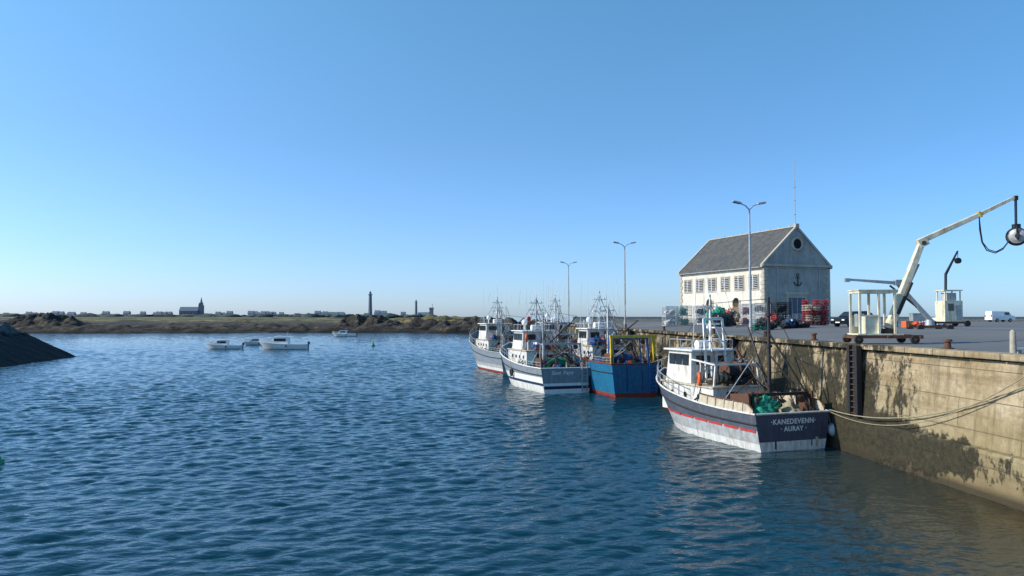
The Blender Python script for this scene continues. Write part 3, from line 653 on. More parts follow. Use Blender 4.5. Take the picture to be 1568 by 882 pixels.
def trawler_generic(loc,a,L,B,zst,zbow,bands,upper,tr,trlow,seed,wh_x=None,wh_mk='white_paint',mastmk='galv',ganmk='galv',name=None,drumnet='net_green',wl=.5,ztop=None,extra=None,namecol='clean_white'):
    o=Obj('fishing_trawler'); rnd=random.Random(seed)
    pt,sh=hull(o,L,B,zst,zbow,L*.11,bands,upper,tr,trlow,wl)
    x0,x1=wh_x; zd=zst-.8; zt=ztop
    o.box('deckhouse',wh_mk,((x0+x1)/2-.6,0,zd+1.0),(x1-x0+2.4,B*.68,2.2)); o.box('deckhouse_top','cream',((x0+x1)/2-.6,0,zd+2.15),(x1-x0+2.6,B*.72,.09))
    for s in (1,-1):
        for k in range(4): o.cyl('portholes','glass',(x0-.9+k*1.1,s*B*.335,zd+1.5),(x0-.9+k*1.1,s*B*.35,zd+1.5),.17,.17,12)
    o.box('deckhouse_door','black_steel',(x0-1.82,.4,zd+1.0),(.06,.8,1.7)); o.box('deckhouse_opening','black_steel',(x0-1.82,-.9,zd+1.3),(.06,1.2,.9))
    wheelhouse(o,x0,x1,B*.3,zd+2.2,zt,wh_mk)
    for s in (-1,1):
        o.cyl('railing_roof','galv',(x0,s*B*.28,zt+.7),(x1-.3,s*B*.28,zt+.7),.03)
        for k in range(4): o.cyl('railing_roof','galv',(x0+(x1-.3-x0)*k/3,s*B*.28,zt),(x0+(x1-.3-x0)*k/3,s*B*.28,zt+.7),.025)
    o.cyl('liferaft_canister','clean_white',(x0+.6,-.6,zt+.4),(x0+.6,.5,zt+.4),.3,.3,14)
    o.cyl('satcom_dome','clean_white',(x1-.9,.6,zt),(x1-.9,.6,zt+.7),.08); o.blob('satcom_dome','clean_white',(x1-.9,.6,zt+.9),(.3,.3,.34),0,16)
    mast(o,x0+.4,0,zt,zt+3.6,mastmk,.08,7,1.3,seed)
    frame(o,'aft_gantry',ganmk,1.0,B*.36,zd,zst+2.2,.08,.2); frame(o,'aft_gantry',ganmk,2.3,B*.33,zd,zst+2.2,.06,.1)
    for s in (-1,1): o.beam('aft_gantry',ganmk,(1.2,s*B*.33,zst+2.15),(2.4,s*B*.3,zst+2.15),.12); o.cyl('trawl_block','rust',(1.1,s*B*.25,zst+1.9),(1.25,s*B*.25,zst+1.9),.22,.22,12)
    for s in (-1,1): o.box('trawl_door','rust',(1.2,s*B*.42,zst+.3),(1.5,.13,1.2),(0,R(5),0))
    o.cyl('mid_mast',mastmk,(x0-2.2,.3,zd),(x0-2.2,.3,zt+2.0),.12,.08); o.cyl('derrick_boom','black_steel',(x0-2.2,.3,zd+2.3),(1.2,-.8,zt+.9),.08,.06); o.cyl('derrick_boom',mastmk,(x0-2.2,.3,zd+2.6),(2.0,1.2,zt-.2),.07,.05)
    drum(o,3.2,0,zst+.35,.65,B*.42,'rust',drumnet); drum(o,x0-2.9,0,zd+.8,.4,1.8,'black_steel','net_dark')
    o.cyl('foremast',mastmk,(L*.83,0,zbow-1),(L*.83,0,zbow+2.2),.08,.05)
    o.cyl('foremast',mastmk,(L*.83,-.6,zbow+1.4),(L*.83,.6,zbow+1.4),.035)
    rails(o,pt,sh,.58,.98,.8,'galv',8); rails(o,pt,sh,.02,.3,.5,'galv',5)
    o.box('foredeck_winch','rust',(L*.8,0,zbow-1.1),(.8,1.4,.6)); o.cyl('foredeck_winch','black_steel',(L*.8,-1,zbow-.8),(L*.8,1,zbow-.8),.28,.28,12)
    for a_,b_ in (((x0+.4,0,zt+3.5),(L*.99,0,zbow)),((x0+.4,0,zt+3.5),(x0-2.2,.3,zt+1.3)),((x0-2.2,.3,zt+1.3),(1.2,-B*.3,zst+2.2)),((x0-2.2,.3,zt+1.3),(1.2,B*.3,zst+2.2)),((x0-2.2,.3,zt+1.3),(1.2,-.8,zt+.9)),((x0+.4,0,zt+3.3),(x0-1,B*.46,zst)),((x0+.4,0,zt+3.3),(x0-1,-B*.46,zst))): stay(o,a_,b_,.022)
    deckclutter(o,rnd,1.5,x0-2.2,B*.36,zst-.4,28); deckclutter(o,rnd,L*.66,L*.78,B*.25,zbow-1.4,5); deckclutter(o,rnd,x0-1.7,x0-.3,B*.28,zd+2.3,8)
    for k in range(32):
        x=rnd.uniform(1.0,x0+1); o.cyl('loose_gear',rnd.choice(('galv','rust','black_steel','black_steel')),(x,rnd.choice((-1,1))*B*.4,zst),(x+rnd.uniform(-1,1),rnd.uniform(-1.5,1.5),rnd.uniform(zst+1.0,zt)),.04,.03,6)
    for k in range(10): stay(o,(rnd.uniform(.5,3),rnd.uniform(-2,2),zst+.3),(rnd.uniform(x0-2.5,x0+.5),rnd.uniform(-.5,.5),rnd.uniform(zt,zt+3)),.02)
    deco_fenders(o,pt,sh,-1,(.1,.3,.5)); deco_fenders(o,pt,sh,1,(.5,) if seed%2 else ())
    if extra: extra(o,pt,sh)
    e=place(o,loc,a,bevel=('wheelhouse','deckhouse','wheelhouse_roof'))
    if name: text(e,name[0],(-.03,.5,zst-.45),.5,namecol,shear=.3)
def ex2(o,pt,sh):
    o.beam('stern_ladder','lightgrey_hull',(-.12,-1.5,.1),(-.12,-1.5,2.9),.07); o.beam('stern_ladder','lightgrey_hull',(-.12,-2.0,.1),(-.12,-2.0,2.9),.07)
    for k in range(8): o.cyl('stern_ladder','lightgrey_hull',(-.12,-1.5,.3+.33*k),(-.12,-2.0,.3+.33*k),.03)
    o.box('rust_drips','black_steel',(-.012,-2.35,1.0),(.02,.3,1.2)); o.box('transom_blue_band','navy',(-.012,0,.55),(.02,4.6,.28))
    o.torus('lifebuoy','orange',(6.2,1.75,5.0),.38,.1,(.5,1,0),20,8); o.blob('red_flag_float','red_paint',(7.9,.9,6.9),(.14,.22,.26),.2,12,2,3)
trawler_generic((5.15,69.3),19,16.5,5.6,2.35,4.2,[(0,'antifoul'),(.2,'white_paint'),(.7,'white_paint'),(.95,'navy'),(1.5,'clean_white')],'boat_grey','boat_grey','clean_white',11,(7.6,10.9),name=('Sant Yago',),ztop=5.6,extra=ex2,wl=.95,namecol='clean_white')
def ex3(o,pt,sh):
    for s in (-1,1):
        o.beam('yellow_gantry','yellow',(.5,s*2.1,1.8),(.7,s*2.1,5.3),.24); o.beam('yellow_gantry','yellow',(2.0,s*1.9,2.0),(.7,s*2.1,4.6),.14)
    o.beam('yellow_gantry','yellow',(.7,-2.25,5.35),(.7,2.25,5.35),.26)
    for k in range(7): o.cyl('blue_ladder','plastic_blue',(-.1,-1.9,.5+.35*k),(-.1,-1.3,.5+.35*k),.04)
    for y in (-1.9,-1.3): o.beam('blue_ladder','plastic_blue',(-.1,y,.3),(-.1,y,3.0),.08)
    o.box('transom_stains','navy',(-.012,.9,1.6),(.02,.05,2.2)); o.box('transom_stains','navy',(-.012,-.6,1.4),(.02,.04,1.9))
trawler_generic((11.1,66.2),17,14.5,5.1,2.95,4.6,[(0,'antifoul'),(.3,'antifoul'),(.45,'blue_hull')],'blue_hull','blue_hull','antifoul',5,(7.6,10.2),wh_mk='white_paint',ganmk='plastic_blue',mastmk='clean_white',ztop=5.9,extra=ex3,wl=.35,drumnet='net_blue')
trawler_generic((1.2,93.5),20,18.5,6.0,2.6,5.0,[(0,'antifoul'),(.25,'antifoul'),(.6,'white_paint'),(1.0,'lightgrey_hull')],'boat_grey','boat_grey','lightgrey_hull',8,(9.0,12.4),ztop=6.1,mastmk='galv',wl=.4)
trawler_generic((7.6,92),12,17,5.6,2.7,4.8,[(0,'antifoul'),(.25,'antifoul'),(.6,'navy')],'navy','navy','clean_white',9,(8.0,11.4),ztop=6.3,mastmk='clean_white')
trawler_generic((12.2,80),8,13,4.4,2.2,3.8,[(0,'antifoul'),(.25,'antifoul'),(.6,'white_paint')],'white_paint','white_paint','clean_white',10,(6.0,8.8),ztop=4.9,mastmk='galv')

def rope(a,b_,sag,r=.03):
    o=Obj('mooring_rope'); pts=[]
    for i in range(25):
        t=i/24; p=Vector(a).lerp(Vector(b_),t); p.z-=sag*4*t*(1-t); pts.append(p)
    o.tube('rope','rope',pts,r,6); o.done(single=True)
rope((17.5,40.9,2.05),(19.6,25.5,5.7),1.1); rope((17.4,40.9,2.0),(19.3,26.5,5.7),1.5,.022); rope((11.2,52.0,3.5),(16.8,56,5.8),.5)
rope((12.6,66.9,3.0),(16.2,62,5.8),.3); rope((8,68,2.5),(9,66.5,3),.2)

# ------------------------------------------------------------ small motorboats
def motorboat(loc,rot,L,cab=True,seed=1):
    o=Obj('cabin_motorboat'); B=L*.33
    pt,sh=hull(o,L,B,L*.1,L*.155,L*.13,[(0,'navy'),(.06,'navy'),(.3,'clean_white')],'clean_white','clean_white','clean_white',.2,deckdrop=.12,deckmk='clean_white',keel=-.3,strake=False)
    z=L*.1
    x0,x1=L*.38,L*.72; h=L*.13
    hw=B*.33
    prof=[(x0,z),(x1+L*.08,z+h*.15),(x1-L*.06,z+h),(x0+.1,z+h*1.08),(x0-.05,z+h*1.08)]
    n=len(prof); V=[(u,-hw,w_) if w_<z+h*.5 else (u,-hw*.85,w_) for u,w_ in prof]+[(u,hw,w_) if w_<z+h*.5 else (u,hw*.85,w_) for u,w_ in prof]
    o.add('cabin','clean_white',V,[(i,(i+1)%n,n+(i+1)%n,n+i) for i in range(n)]+[tuple(range(n-1,-1,-1)),tuple(range(n,2*n))])
    for s in (1,-1): o.box('cabin_windows','glass',((x0+x1)/2-L*.01,s*hw*.93,z+h*.68),(L*.24,.08,h*.42))
    o.box('windscreen','glass',(x1-L*.005,0,z+h*.66),(.06,hw*1.5,h*.62),(0,-R(50),0))
    o.box('cabin_roof','clean_white',((x0+x1)/2-L*.04,0,z+h*1.12),(L*.36,hw*1.85,.07))
    o.cyl('radio_mast','galv',(x0+.4,0,z+h),(x0+.2,0,z+h+L*.14),.03); 
    o.cyl('outboard','black_steel',(-.2,0,-.2),(-.25,0,z+.1),.1,.1); o.box('outboard','black_steel',(-.3,0,z+.3),(.5,.35,.5),None,.8)
    rails(o,pt,sh,.55,.98,.5,'galv',6)
    for s in (1,-1): o.blob('fenders','navy',(L*.4,s*B*.5,z*.7),(.12,.12,.3),0,10)
    o.done((loc[0],loc[1],.02),rot,bevel=('cabin',))
motorboat((-59.5,163,0),R(184),7.8); motorboat((-61.0,186,0),R(200),6.4,seed=2); motorboat((-44.8,162,0),R(182),10.6,seed=3); motorboat((-55.5,263,0),R(184),8.4,seed=4)
def buoy(x,y,r,h,mk,nm):
    o=Obj(nm); o.cyl('float',mk,(0,0,-.3),(0,0,.25*h),r,r,16); o.cyl('cone',mk,(0,0,.25*h),(0,0,h),r*.75,r*.12,16); o.cyl('topmark','galv',(0,0,h),(0,0,h+.3),.04); o.done((x,y,0))
buoy(-33.3,177,.55,1.2,'plastic_green','navigation_buoy')
buoy(-25.25,36.3,.42,.8,'plastic_green','navigation_buoy')

# ------------------------------------------------------------ cranes
def crane_near():
    o=Obj('quay_crane'); wm='crane_white'
    for y in (-.6,.6): o.beam('chassis','rust',(-1.8,y,.38),(1.8,y,.38),.18)
    for x in (-1.7,0,1.7): o.beam('chassis','rust',(x,-.8,.36),(x,.8,.36),.16)
    for x in (-1.6,1.35):
        for y in (-.75,.75): o.cyl('wheels','rubber',(x,y-.08,.22),(x,y+.08,.22),.22,.22,14); o.cyl('wheels','rust',(x,y-.1,.22),(x,y+.1,.22),.08)
    o.box('platform',wm,(-.4,0,.5),(2.4,1.4,.08))
    for x in (-1.45,-.45,.4):
        for y in (-.6,.6): o.beam('cab_frame',wm,(x,y,.5),(x,y,2.75),.11)
    for y in (-.6,.6):
        o.beam('cab_frame',wm,(-1.5,y,2.78),(.5,y,2.78),.14); o.beam('cab_frame',wm,(-1.45,y,1.5),(-.45,y,1.5),.08)
    for x in (-1.45,.4): o.beam('cab_frame',wm,(x,-.6,2.77),(x,.6,2.77),.12)
    o.box('cab_roof',wm,(-.5,0,2.88),(2.1,1.4,.05))
    o.box('power_pack',wm,(-.75,-.1,1.0),(.75,.9,.95)); o.box('control_box','galv',(-1.15,.2,1.25),(.35,.4,.7)); o.box('side_panel',wm,(-1.2,.62,1.0),(.5,.04,.95))
    o.cyl('slew_ring','rust',(.35,0,.45),(.35,0,.8),.42,.38,18); o.cyl('pedestal',wm,(.35,0,.8),(.5,0,1.3),.3,.24,16)
    o.beam('column',wm,(.38,0,.9),(2.15,0,5.4),.42,.3,.4,.3)
    o.box('elbow',wm,(2.22,0,5.5),(.5,.36,.45),(0,R(-25),0)); o.cyl('elbow_pin','rust',(2.2,-.24,5.45),(2.2,.24,5.45),.12)
    o.beam('boom',wm,(2.1,0,5.55),(5.3,0,7.0),.3,.25,.28,.24); o.beam('boom_extension',wm,(5.2,0,6.95),(7.25,0,7.95),.2,.15,.2,.15)
    o.box('boom_collar','yellow',(5.3,0,7.0),(.12,.3,.32),(0,R(-24),0)); o.box('boom_tip','black_steel',(7.25,0,7.9),(.18,.2,.24))
    o.cyl('luffing_ram','galv',(.95,0,2.1),(2.0,0,4.3),.07); o.cyl('luffing_ram','black_steel',(.75,-.22,1.6),(1.5,-.22,3.3),.1)
    o.tube('hydraulic_hose','rubber',[(5.3,0,6.95),(5.3,0,6.2),(5.4,0,5.5),(5.65,0,5.05),(6.1,0,4.9),(6.5,0,5.1),(6.8,0,5.5),(7.05,0,5.8)],.03)
    o.tube('hydraulic_hose','rubber',[(5.35,.1,6.9),(5.42,.1,6.1),(5.5,.1,5.5),(5.8,.1,5.1),(6.2,.1,4.98),(6.6,.1,5.2),(7.0,.1,5.7)],.025)
    o.cyl('hoist_link','black_steel',(7.22,0,7.8),(7.2,0,6.4),.035); o.cyl('hoist_link','black_steel',(7.3,0,7.8),(7.28,0,6.4),.03)
    o.box('power_block','black_steel',(7.25,0,6.3),(.3,.3,.35))
    for y in (-.26,.26): o.cyl('power_block_sheave','galv',(7.25+y*.5,y,5.8),(7.25+y*.75,y*1.3,5.8),.40,.22,22)
    o.torus('power_block_sheave','black_steel',(7.25,0,5.8),.36,.15,(.5,1,0),22,8); o.cyl('power_block_motor','black_steel',(7.5,.5,5.8),(7.0,-.5,5.8),.13)
    for s in (-1,1): o.beam('power_block_cheeks','black_steel',(7.25+s*.2,s*.40,6.35),(7.25+s*.2,s*.40,5.6),.08)
    o.done((20.15,40.2,5.72),R(-2),bevel=('column','boom','power_pack'))
crane_near()
def crane_small():
    o=Obj('quay_crane')
    for y in (-.8,.8): o.beam('chassis','rust',(-2.0,y,.4),(2.2,y,.4),.2)
    for x in (-1.7,1.9):
        for y in (-.9,.9): o.cyl('wheels','rubber',(x,y-.1,.3),(x,y+.1,.3),.3,.3,14)
    o.box('cab','crane_white',(.6,0,1.55),(1.9,1.5,2.1)); o.box('cab_window','glass',(.3,-.76,1.95),(.6,.04,.7)); o.box('cab_door','galv',(1.1,-.76,1.4),(.55,.03,1.5))
    for x in (-.2,1.4):
        for y in (-.6,.6): o.beam('upper_frame','crane_white',(x,y,2.6),(x,y,3.6),.1)
    o.box('upper_roof','crane_white',(.6,0,3.65),(2.0,1.5,.1)); o.box('engine','lightgrey_hull',(.6,0,3.0),(1.0,.9,.8))
    o.cyl('post','black_steel',(.3,0,3.6),(.35,0,5.4),.13); o.beam('jib','black_steel',(.35,0,5.3),(1.7,0,7.7),.2,.12)
    o.cyl('hook_line','black_steel',(1.7,0,7.7),(1.7,0,6.9),.03); o.cyl('sheave','black_steel',(1.7,-.15,6.7),(1.7,.15,6.7),.3,.3,16)
    o.done((43.8,75,6.15),R(5))
    g=Obj('quay_crane'); 
    for y in (-.7,.7): g.beam('chassis','rust',(-1.4,y,.35),(1.4,y,.35),.2)
    for x in (-1.2,1.2):
        for y in (-.8,.8): g.cyl('wheels','rubber',(x,y-.1,.25),(x,y+.1,.25),.25,.25,14)
    g.cyl('pedestal','galv',(0,0,.3),(0,0,.9),.4,.3,16)
    g.beam('column','galv',(.1,0,.8),(-2.6,0,3.9),.32,.25); g.beam('arm','galv',(-2.5,0,3.9),(-6.6,0,4.2),.26,.16); g.beam('ram','black_steel',(-.6,0,1.6),(-3.2,0,3.7),.12)
    g.box('arm_head','galv',(-6.7,0,4.15),(.4,.25,.3)); g.box('joint','galv',(-2.5,0,3.95),(.6,.4,.45))
    g.done((34.2,60.5,6.0),0)
crane_small()

# ------------------------------------------------------------ quay clutter
def cage(loc,rot,sz=(1.6,1.2,1.2),stack=2,fill='net_dark',mk='wire'):
    o=Obj('wire_cage_stack'); X,Y,Z=sz
    for s in range(stack):
        z0=s*(Z+.06)+.1
        for x in (-X/2,X/2):
            for y in (-Y/2,Y/2): o.beam('frame',mk,(x,y,z0),(x,y,z0+Z),.07)
        for zz in (z0,z0+Z):
            for y in (-Y/2,Y/2): o.beam('frame',mk,(-X/2,y,zz),(X/2,y,zz),.07)
            for x in (-X/2,X/2): o.beam('frame',mk,(x,-Y/2,zz),(x,Y/2,zz),.07)
        for i in range(1,9):
            x=-X/2+X*i/9
            for y in (-Y/2,Y/2): o.cyl('bars',mk,(x,y,z0),(x,y,z0+Z),.025,.025,4,False)
        for i in range(1,6):
            zz=z0+Z*i/6
            for y in (-Y/2,Y/2): o.cyl('bars',mk,(-X/2,y,zz),(X/2,y,zz),.025,.025,4,False)
            for x in (-X/2,X/2): o.cyl('bars',mk,(x,-Y/2,zz),(x,Y/2,zz),.025,.025,4,False)
        if fill:
            rr=random.Random(s+int(loc[0]*7))
            for q in range(7): o.blob('contents',fill,(rr.uniform(-.3,.3)*X,rr.uniform(-.25,.25)*Y,z0+Z*rr.uniform(.15,.6)),(X*.2,Y*.22,Z*.2),.4,12,2,s+q)
    o.done((loc[0],loc[1],deckz(loc[0],loc[1])),rot)
cage((21.4,100),R(10),(1.7,1.3,1.25),2,'clean_white'); cage((23.4,100.5),R(12),(1.7,1.3,1.25),2,'plastic_green'); cage((25.3,99),R(6),(1.6,1.3,1.2),2,'net_dark'); 
cage((28.6,90),R(4),(1.5,1.2,1.2),2,'net_red'); cage((27.0,80),R(-6),(1.6,1.2,1.2),2,'net_dark','wire'); cage((29,79.5),R(8),(1.6,1.2,1.2),2,'net_dark','black_steel'); cage((30.8,81),R(3),(1.4,1.2,1.2),1,'rope')
def netpile(loc,mks,sz,seed):
    o=Obj('fishing_net_pile'); rnd=random.Random(seed)
    for i in range(16):
        u=rnd.uniform(-.55,.55); zt=sz[2]*(1-abs(u)*1.1)
        o.blob('net',rnd.choice(mks),(u*sz[0],rnd.uniform(-.4,.4)*sz[1],zt*rnd.uniform(.1,.75)),(sz[0]*.26,sz[1]*.3,sz[2]*.2),.55,24,3,i+seed)
    for i in range(6): o.blob('floats','orange' if i%2 else 'clean_white',(rnd.uniform(-.5,.5)*sz[0],rnd.uniform(-.6,.2)*sz[1],sz[2]*rnd.uniform(.2,.7)),(.1,.1,.1),0,10)
    o.done((loc[0],loc[1],deckz(loc[0],loc[1])),0)
netpile((24.7,88.5),('net_green',),(1.9,1.3,2.6),3); netpile((26.9,91),('cream','net_red','cream'),(1.5,1.3,2.5),8); netpile((24.5,72),('net_dark','net_green'),(1.6,1.2,1.3),12); netpile((27.8,73),('net_dark','net_dark','net_blue'),(1.8,1.2,1.2),15)
netpile((36.5,66),('net_red','net_blue','orange'),(1.0,.8,.8),20)
def pots(loc,cols,rows,tiers,mk,seed):
    o=Obj('lobster_pot_stack'); rnd=random.Random(seed)
    for i in range(cols):
        for j in range(rows):
            tt=tiers-(1 if rnd.random()<.4 else 0)
            for k in range(tt):
                c=Vector((i*.80+rnd.uniform(-.08,.08),j*.8,.3+k*.53)); tl=Vector((rnd.uniform(-.15,.15),rnd.uniform(-.15,.15),1))
                mk2='net_red' if (mk=='net_red' and rnd.random()<.75) else ('cream' if mk=='net_red' else mk)
                for q in (-.25,0,.25): o.torus('hoops',mk2,c+Vector((0,0,q)),.36,.028,tl,14,5)
                for a in range(8):
                    for sg in (1,-1): o.cyl('netting',mk2,c+Vector((.36*math.cos(a*.785),.36*math.sin(a*.785),-.26)),c+Vector((.36*math.cos(a*.785+sg*1.1),.36*math.sin(a*.785+sg*1.1),.26)),.014,.014,4,False)
                o.blob('pot_core','net_dark',c,(.17,.17,.18),.3,10,2,k)
    o.box('pallet','clean_white',((cols-1)*.41,(rows-1)*.4,.02),(cols*.85,rows*.85,.14))
    o.done((loc[0],loc[1],deckz(loc[0],loc[1])+.05),R(6))
pots((30.2,75),3,2,5,'net_red',4)
pots((23.3,84),3,2,3,'net_dark',5)
def crate_stack(loc,mk,n,rot=0):
    o=Obj('fish_crate_stack')
    for k in range(n):
        z=k*.3
        o.box('crates',mk,(0,0,z+.02),(.8,.5,.03))
        for s in (-1,1): o.box('crates',mk,(s*.39,0,z+.15),(.03,.5,.26)); o.box('crates',mk,(0,s*.24,z+.15),(.75,.03,.26))
        o.box('crate_rims',mk,(0,-.26,z+.27),(.84,.03,.04))
    o.done((loc[0],loc[1],deckz(loc[0],loc[1])),rot)
for i,(x,y,m_,n) in enumerate(((35.5,69,'plastic_blue',2),(36.6,68.5,'orange',2),(37.6,70,'plastic_green',2),(38.6,69,'clean_white',2),(33.4,88,'red_paint',3),(47,82,'clean_white',3),(48.3,83,'plastic_blue',2))): crate_stack((x,y),m_,n,i*.4)

def car(loc,rot,mk='car_paint',van=False,name='parked_car'):
    o=Obj(name); L=4.3;W=.86
    if van: low=[(-2.4,.35),(2.4,.35),(2.45,.8),(2.2,1.15),(-2.4,1.2)]; top=[(1.75,1.15),(1.1,1.9),(-2.3,1.95),(-2.4,1.2)]
    else: low=[(-2.1,.3),(2.1,.28),(2.17,.6),(2.0,.82),(1.15,.98),(-1.95,1.02),(-2.15,.75)]; top=[(1.2,.96),(.5,1.48),(-1.1,1.55),(-1.75,1.35),(-1.98,1.0)]
    def loft(part,m_,pr,w0,w1,zs):
        n=len(pr); z0=min(p[1] for p in pr); z1=max(p[1] for p in pr)
        V=[]
        for s in (-1,1):
            for u,z in pr: f=(z-z0)/(z1-z0); V.append((u,s*(w0+(w1-w0)*f),z))
        o.add(part,m_,V,[(i,(i+1)%n,n+(i+1)%n,n+i) for i in range(n)]+[tuple(range(n-1,-1,-1)),tuple(range(n,2*n))])
    loft('body',mk,low,W,W*.97,0); loft('cabin',mk,top,W*.95,W*.78,0)
    for s in (-1,1):
        for xa,xb in (((-1.25,-.35),(-.25,.6)) if not van else ((.3,1.25),)):
            zc=1.24 if not van else 1.5; o.box('side_windows','glass',((xa+xb)/2,s*(W*.875 if not van else W*.88),zc),(xb-xa,.04,.34 if not van else .45),(s*R(15 if not van else 12),0,0))
        for x in (-1.35,1.35): o.cyl('wheels','rubber',(x,s*(W-.2),.33),(x,s*(W+.02),.33),.33,.33,18); o.cyl('hubcaps','galv',(x,s*(W+.0),.33),(x,s*(W+.035),.33),.19,.17,12)
    if van: o.box('windscreen','glass',(1.47,0,1.53),(.05,1.35,.75),(0,R(-41),0))
    else: o.box('windscreen','glass',(.88,0,1.22),(.04,1.3,.62),(0,R(-54),0)); o.box('rear_window','glass',(-1.52,0,1.4),(.6,1.2,.04),(0,R(-18),0))
    for s in (-1,1): o.box('headlights','clean_white',(2.1 if not van else 2.38,s*.62,.68 if not van else .85),(.1,.3,.14)); o.box('tail_lights','lampred',(-2.1 if not van else -2.4,s*.7,.8 if not van else 1.1),(.1,.18,.2 if not van else .4))
    o.box('number_plate','clean_white',(2.16 if not van else 2.45,0,.45),(.03,.5,.11)); 
    o.done((loc[0],loc[1],deckz(loc[0],loc[1])),rot,bevel=('body','cabin'))
car((33.5,72.5),R(205)); car((88.5,134),R(10),'clean_white',True,'parked_van'); car((98,133),R(-5),'cream',False); car((31.6,89),R(60),'red_paint')
def container(loc):
    o=Obj('storage_bin'); o.box('body','galv',(0,0,.75),(1.3,.9,1.1),None,1.08); o.box('lid','plastic_green',(0,0,1.36),(1.45,1.0,.12)); 
    for x in (-.5,.5): o.cyl('wheels','rubber',(x,-.35,.12),(x,-.27,.12),.12)
    o.done((loc[0],loc[1],deckz(loc[0],loc[1])),0)
container((46.5,79)); container((52,95))

# ------------------------------------------------------------ coast
def build_coast():
    o=Obj('coast_land'); V=[];F=[]
    xs=np.concatenate([np.linspace(-1500,-420,40),np.linspace(-410,-5,360),np.linspace(0,60,20)])
    ysr=np.concatenate([np.linspace(325,470,80),np.linspace(475,700,40),np.linspace(720,2400,40)])
    n=len(ysr)
    for x in xs:
        sh=352+26*noise.noise(Vector((x*.012,0,3)))+9*noise.noise(Vector((x*.06,2,0)))
        if x<-180: sh-= (-180-x)*.02
        rb=max(0,min(1,(x+95)/40))
        for y in ysr:
            d=y-sh; 
            lim=-0.030*y; e=(lim-x)
            t=min(d,e*1.0)
            if t<0: h=max(-2,t*.15)
            else: h=2.7*(1-math.exp(-t/9))+3.2*(1-math.exp(-t/110))+1.0*(1-math.exp(-max(0,t-100)/300))+rb*1.6*(1-math.exp(-t/15))
            rk=noise.fractal(Vector((x*.09,y*.09,0)),1.0,2.1,6)
            rough=(.45+1.6*math.exp(-t/(22+60*rb)))*(1+.7*rb) if t>0 else .7
            if y>600: rough*=.4
            h+=rough*rk
            if t>0:
                q=noise.noise(Vector((x*.045,y*.03,9))); 
                if q>.22: h+=(q-.22)*4.5*math.exp(-max(0,t-50)/90)
            V.append((x,y,h))
    for i in range(len(xs)-1):
        for k in range(n-1): F.append((i*n+k,(i+1)*n+k,(i+1)*n+k+1,i*n+k+1))
    o.add('land','land',V,F,False); o.done(single=True)
build_coast()
def skerry(nm,x,y,sx,sy,h,seed):
    o=Obj(nm); V=[];F=[];n=60;m=24
    for i in range(n+1):
        for j in range(m+1):
            u=i/n*2-1; v=j/m*2-1; e=max(0,1-u*u)*max(0,1-v*v)
            z=-.8+(h+.8)*e**.5*(1+.55*noise.fractal(Vector((u*sx*.12+seed,v*sy*.15,seed)),1,2,6))
            V.append((x+u*sx,y+v*sy,z))
    for i in range(n):
        for j in range(m): F.append((i*(m+1)+j,(i+1)*(m+1)+j,(i+1)*(m+1)+j+1,i*(m+1)+j+1))
    o.add('rock','dark_rock',V,F); o.done(single=True)
skerry('rocky_islet',-12,330,26,14,5.4,2); skerry('rocky_islet',14,345,22,14,4.4,5); skerry('rocky_islet',-190,322,45,10,2.6,7); skerry('rocky_islet',-85,335,50,9,2.6,11)
skerry('rocky_islet',-228,360,24,14,6.8,15); skerry('rocky_islet',-70,368,20,12,6.4,21); skerry('rocky_islet',-140,326,35,8,2.2,31); skerry('rocky_islet',-40,345,30,10,4.6,41)

def breakwater():
    o=Obj('rock_breakwater'); V=[];F=[]
    A=Vector((-63,60)); B_=Vector((-77.0,131)); C=Vector((-125,158))
    def side(p,a,b):
        d=b-a; nrm=Vector((-d.y,d.x)).normalized(); return (p-a).dot(nrm)
    xs=np.linspace(-170,-60,190); ys=np.linspace(55,165,170); n=len(ys)
    for x in xs:
        for y in ys:
            p=Vector((x,y)); d=min(side(p,A,B_),side(p,B_,C))
            h=min(5.7,d*.62); 
            r_=noise.fractal(Vector((x*.45,y*.45,0)),1,2,5)
            h+= r_*(.15 if h<4.1 else .8)
            if d<0: h=max(-2,d*.5)
            V.append((x,y,h))
    for i in range(len(xs)-1):
        for k in range(n-1): F.append((i*n+k,(i+1)*n+k,(i+1)*n+k+1,i*n+k+1))
    o.add('slope','rock',V,F,False); o.done(single=True)
breakwater()

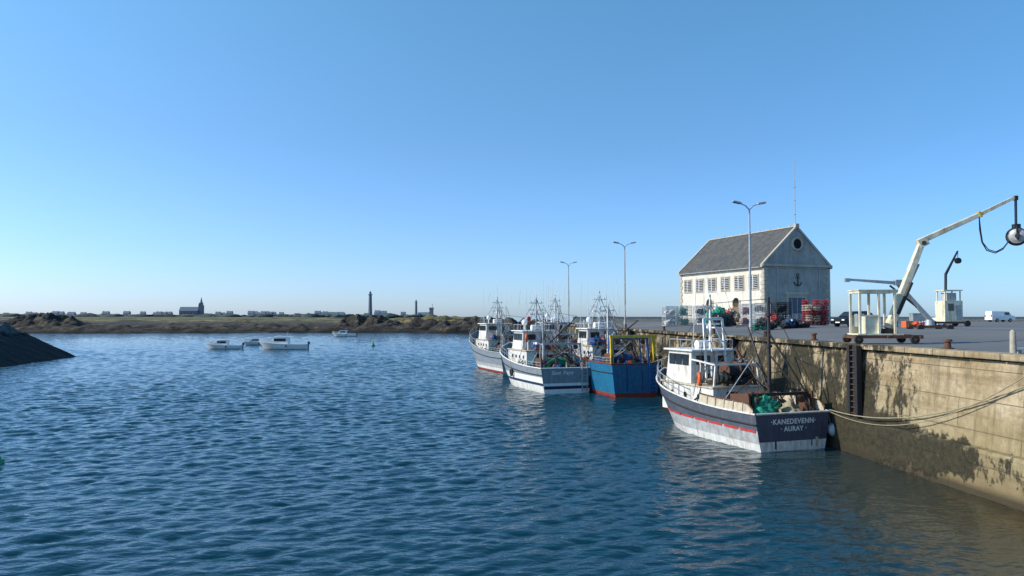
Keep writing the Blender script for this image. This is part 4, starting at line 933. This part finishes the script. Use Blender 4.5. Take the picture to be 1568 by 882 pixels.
# ------------------------------------------------------------ distant buildings
mm('far_white',(.40,.44,.50),.8,var=.2,scale=.05); mm('far_roof',(.12,.16,.22),.8); mm('far_stone',(.17,.19,.23),.9); mm('far_tree',(.06,.09,.09),.95,var=.4,scale=.3)  # distance haze is mixed into these base colours, bluish and pale
def village():
    o=Obj('distant_village'); rnd=random.Random(22)
    cl=[-.70,-.66,-.60,-.545,-.52,-.475,-.39,-.35,-.33,-.27,-.24,-.19,-.165]
    for i in range(60):
        y=rnd.uniform(1100,1700); t=rnd.choice(cl)+rnd.gauss(0,.013)
        if -.46<t<-.40: continue
        x=t*y; w_=rnd.uniform(6,11); d=rnd.uniform(6,8); h=rnd.uniform(2.4,6.0); z=7.0
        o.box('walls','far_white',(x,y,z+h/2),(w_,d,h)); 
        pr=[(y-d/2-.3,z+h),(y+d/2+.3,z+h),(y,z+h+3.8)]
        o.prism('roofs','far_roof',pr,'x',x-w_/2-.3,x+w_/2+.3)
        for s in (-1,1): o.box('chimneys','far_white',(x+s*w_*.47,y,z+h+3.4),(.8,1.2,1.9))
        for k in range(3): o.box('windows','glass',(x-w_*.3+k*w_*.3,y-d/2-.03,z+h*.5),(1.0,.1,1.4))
    o.done()
    tr=Obj('distant_tree_line')
    for i in range(170):
        y=rnd.uniform(800,1300); t=rnd.uniform(-.74,-.1); tr.blob('foliage','far_tree',(t*y,y,7.0),(rnd.uniform(5,14),4,rnd.uniform(1.0,3.0)),.4,12,2,i)
    tr.done()
village()
def church():
    o=Obj('stone_church'); st='far_stone'
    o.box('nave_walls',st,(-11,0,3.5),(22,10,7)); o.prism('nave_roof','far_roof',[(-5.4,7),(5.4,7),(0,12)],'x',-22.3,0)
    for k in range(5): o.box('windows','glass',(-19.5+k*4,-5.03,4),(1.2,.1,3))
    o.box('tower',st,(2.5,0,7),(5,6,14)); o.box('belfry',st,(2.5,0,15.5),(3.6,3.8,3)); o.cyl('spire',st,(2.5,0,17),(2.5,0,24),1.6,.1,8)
    for s in (-1,1): o.cyl('pinnacles',st,(2.5+s*2,-2.4,14),(2.5+s*2,-2.4,17.5),.5,.05,6)
    for s in (-1,1): o.box('belfry_openings','glass',(2.5+s*.8,-1.95,15.5),(.7,.1,2))
    o.done((-383.5,905,6.5),R(4))
church()
def lighthouse(nm,loc,H,r0,r1,sq=False):
    o=Obj(nm); st='far_stone'; n=8
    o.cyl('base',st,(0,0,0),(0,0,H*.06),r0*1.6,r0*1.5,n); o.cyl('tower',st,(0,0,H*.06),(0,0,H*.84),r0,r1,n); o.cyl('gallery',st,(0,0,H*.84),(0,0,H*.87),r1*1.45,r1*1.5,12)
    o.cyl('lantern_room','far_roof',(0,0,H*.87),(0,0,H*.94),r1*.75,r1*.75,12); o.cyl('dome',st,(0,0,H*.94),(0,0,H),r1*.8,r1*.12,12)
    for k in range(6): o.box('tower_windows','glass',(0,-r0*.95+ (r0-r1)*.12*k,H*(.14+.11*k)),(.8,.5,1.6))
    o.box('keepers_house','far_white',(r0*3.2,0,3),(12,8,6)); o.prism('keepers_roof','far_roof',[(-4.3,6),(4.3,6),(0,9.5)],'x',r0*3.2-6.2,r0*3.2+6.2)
    o.done(loc)
lighthouse('granite_lighthouse',(-340,1770,6.5),61,5.0,3.7); lighthouse('granite_lighthouse',(-230,1770,6.5),40,3.4,2.6); 
o=Obj('semaphore_tower'); o.box('tower','far_stone',(0,0,9),(9,8,18)); o.box('lookout','far_white',(0,0,19.5),(11,9,3)); o.box('annex','far_white',(-14,0,5),(18,9,10)); o.box('lookout_windows','glass',(0,-4.55,19.7),(10,.1,1.4)); o.cyl('mast','far_stone',(2,0,21),(2,0,30),.5); o.done((-192,1760,6.5))
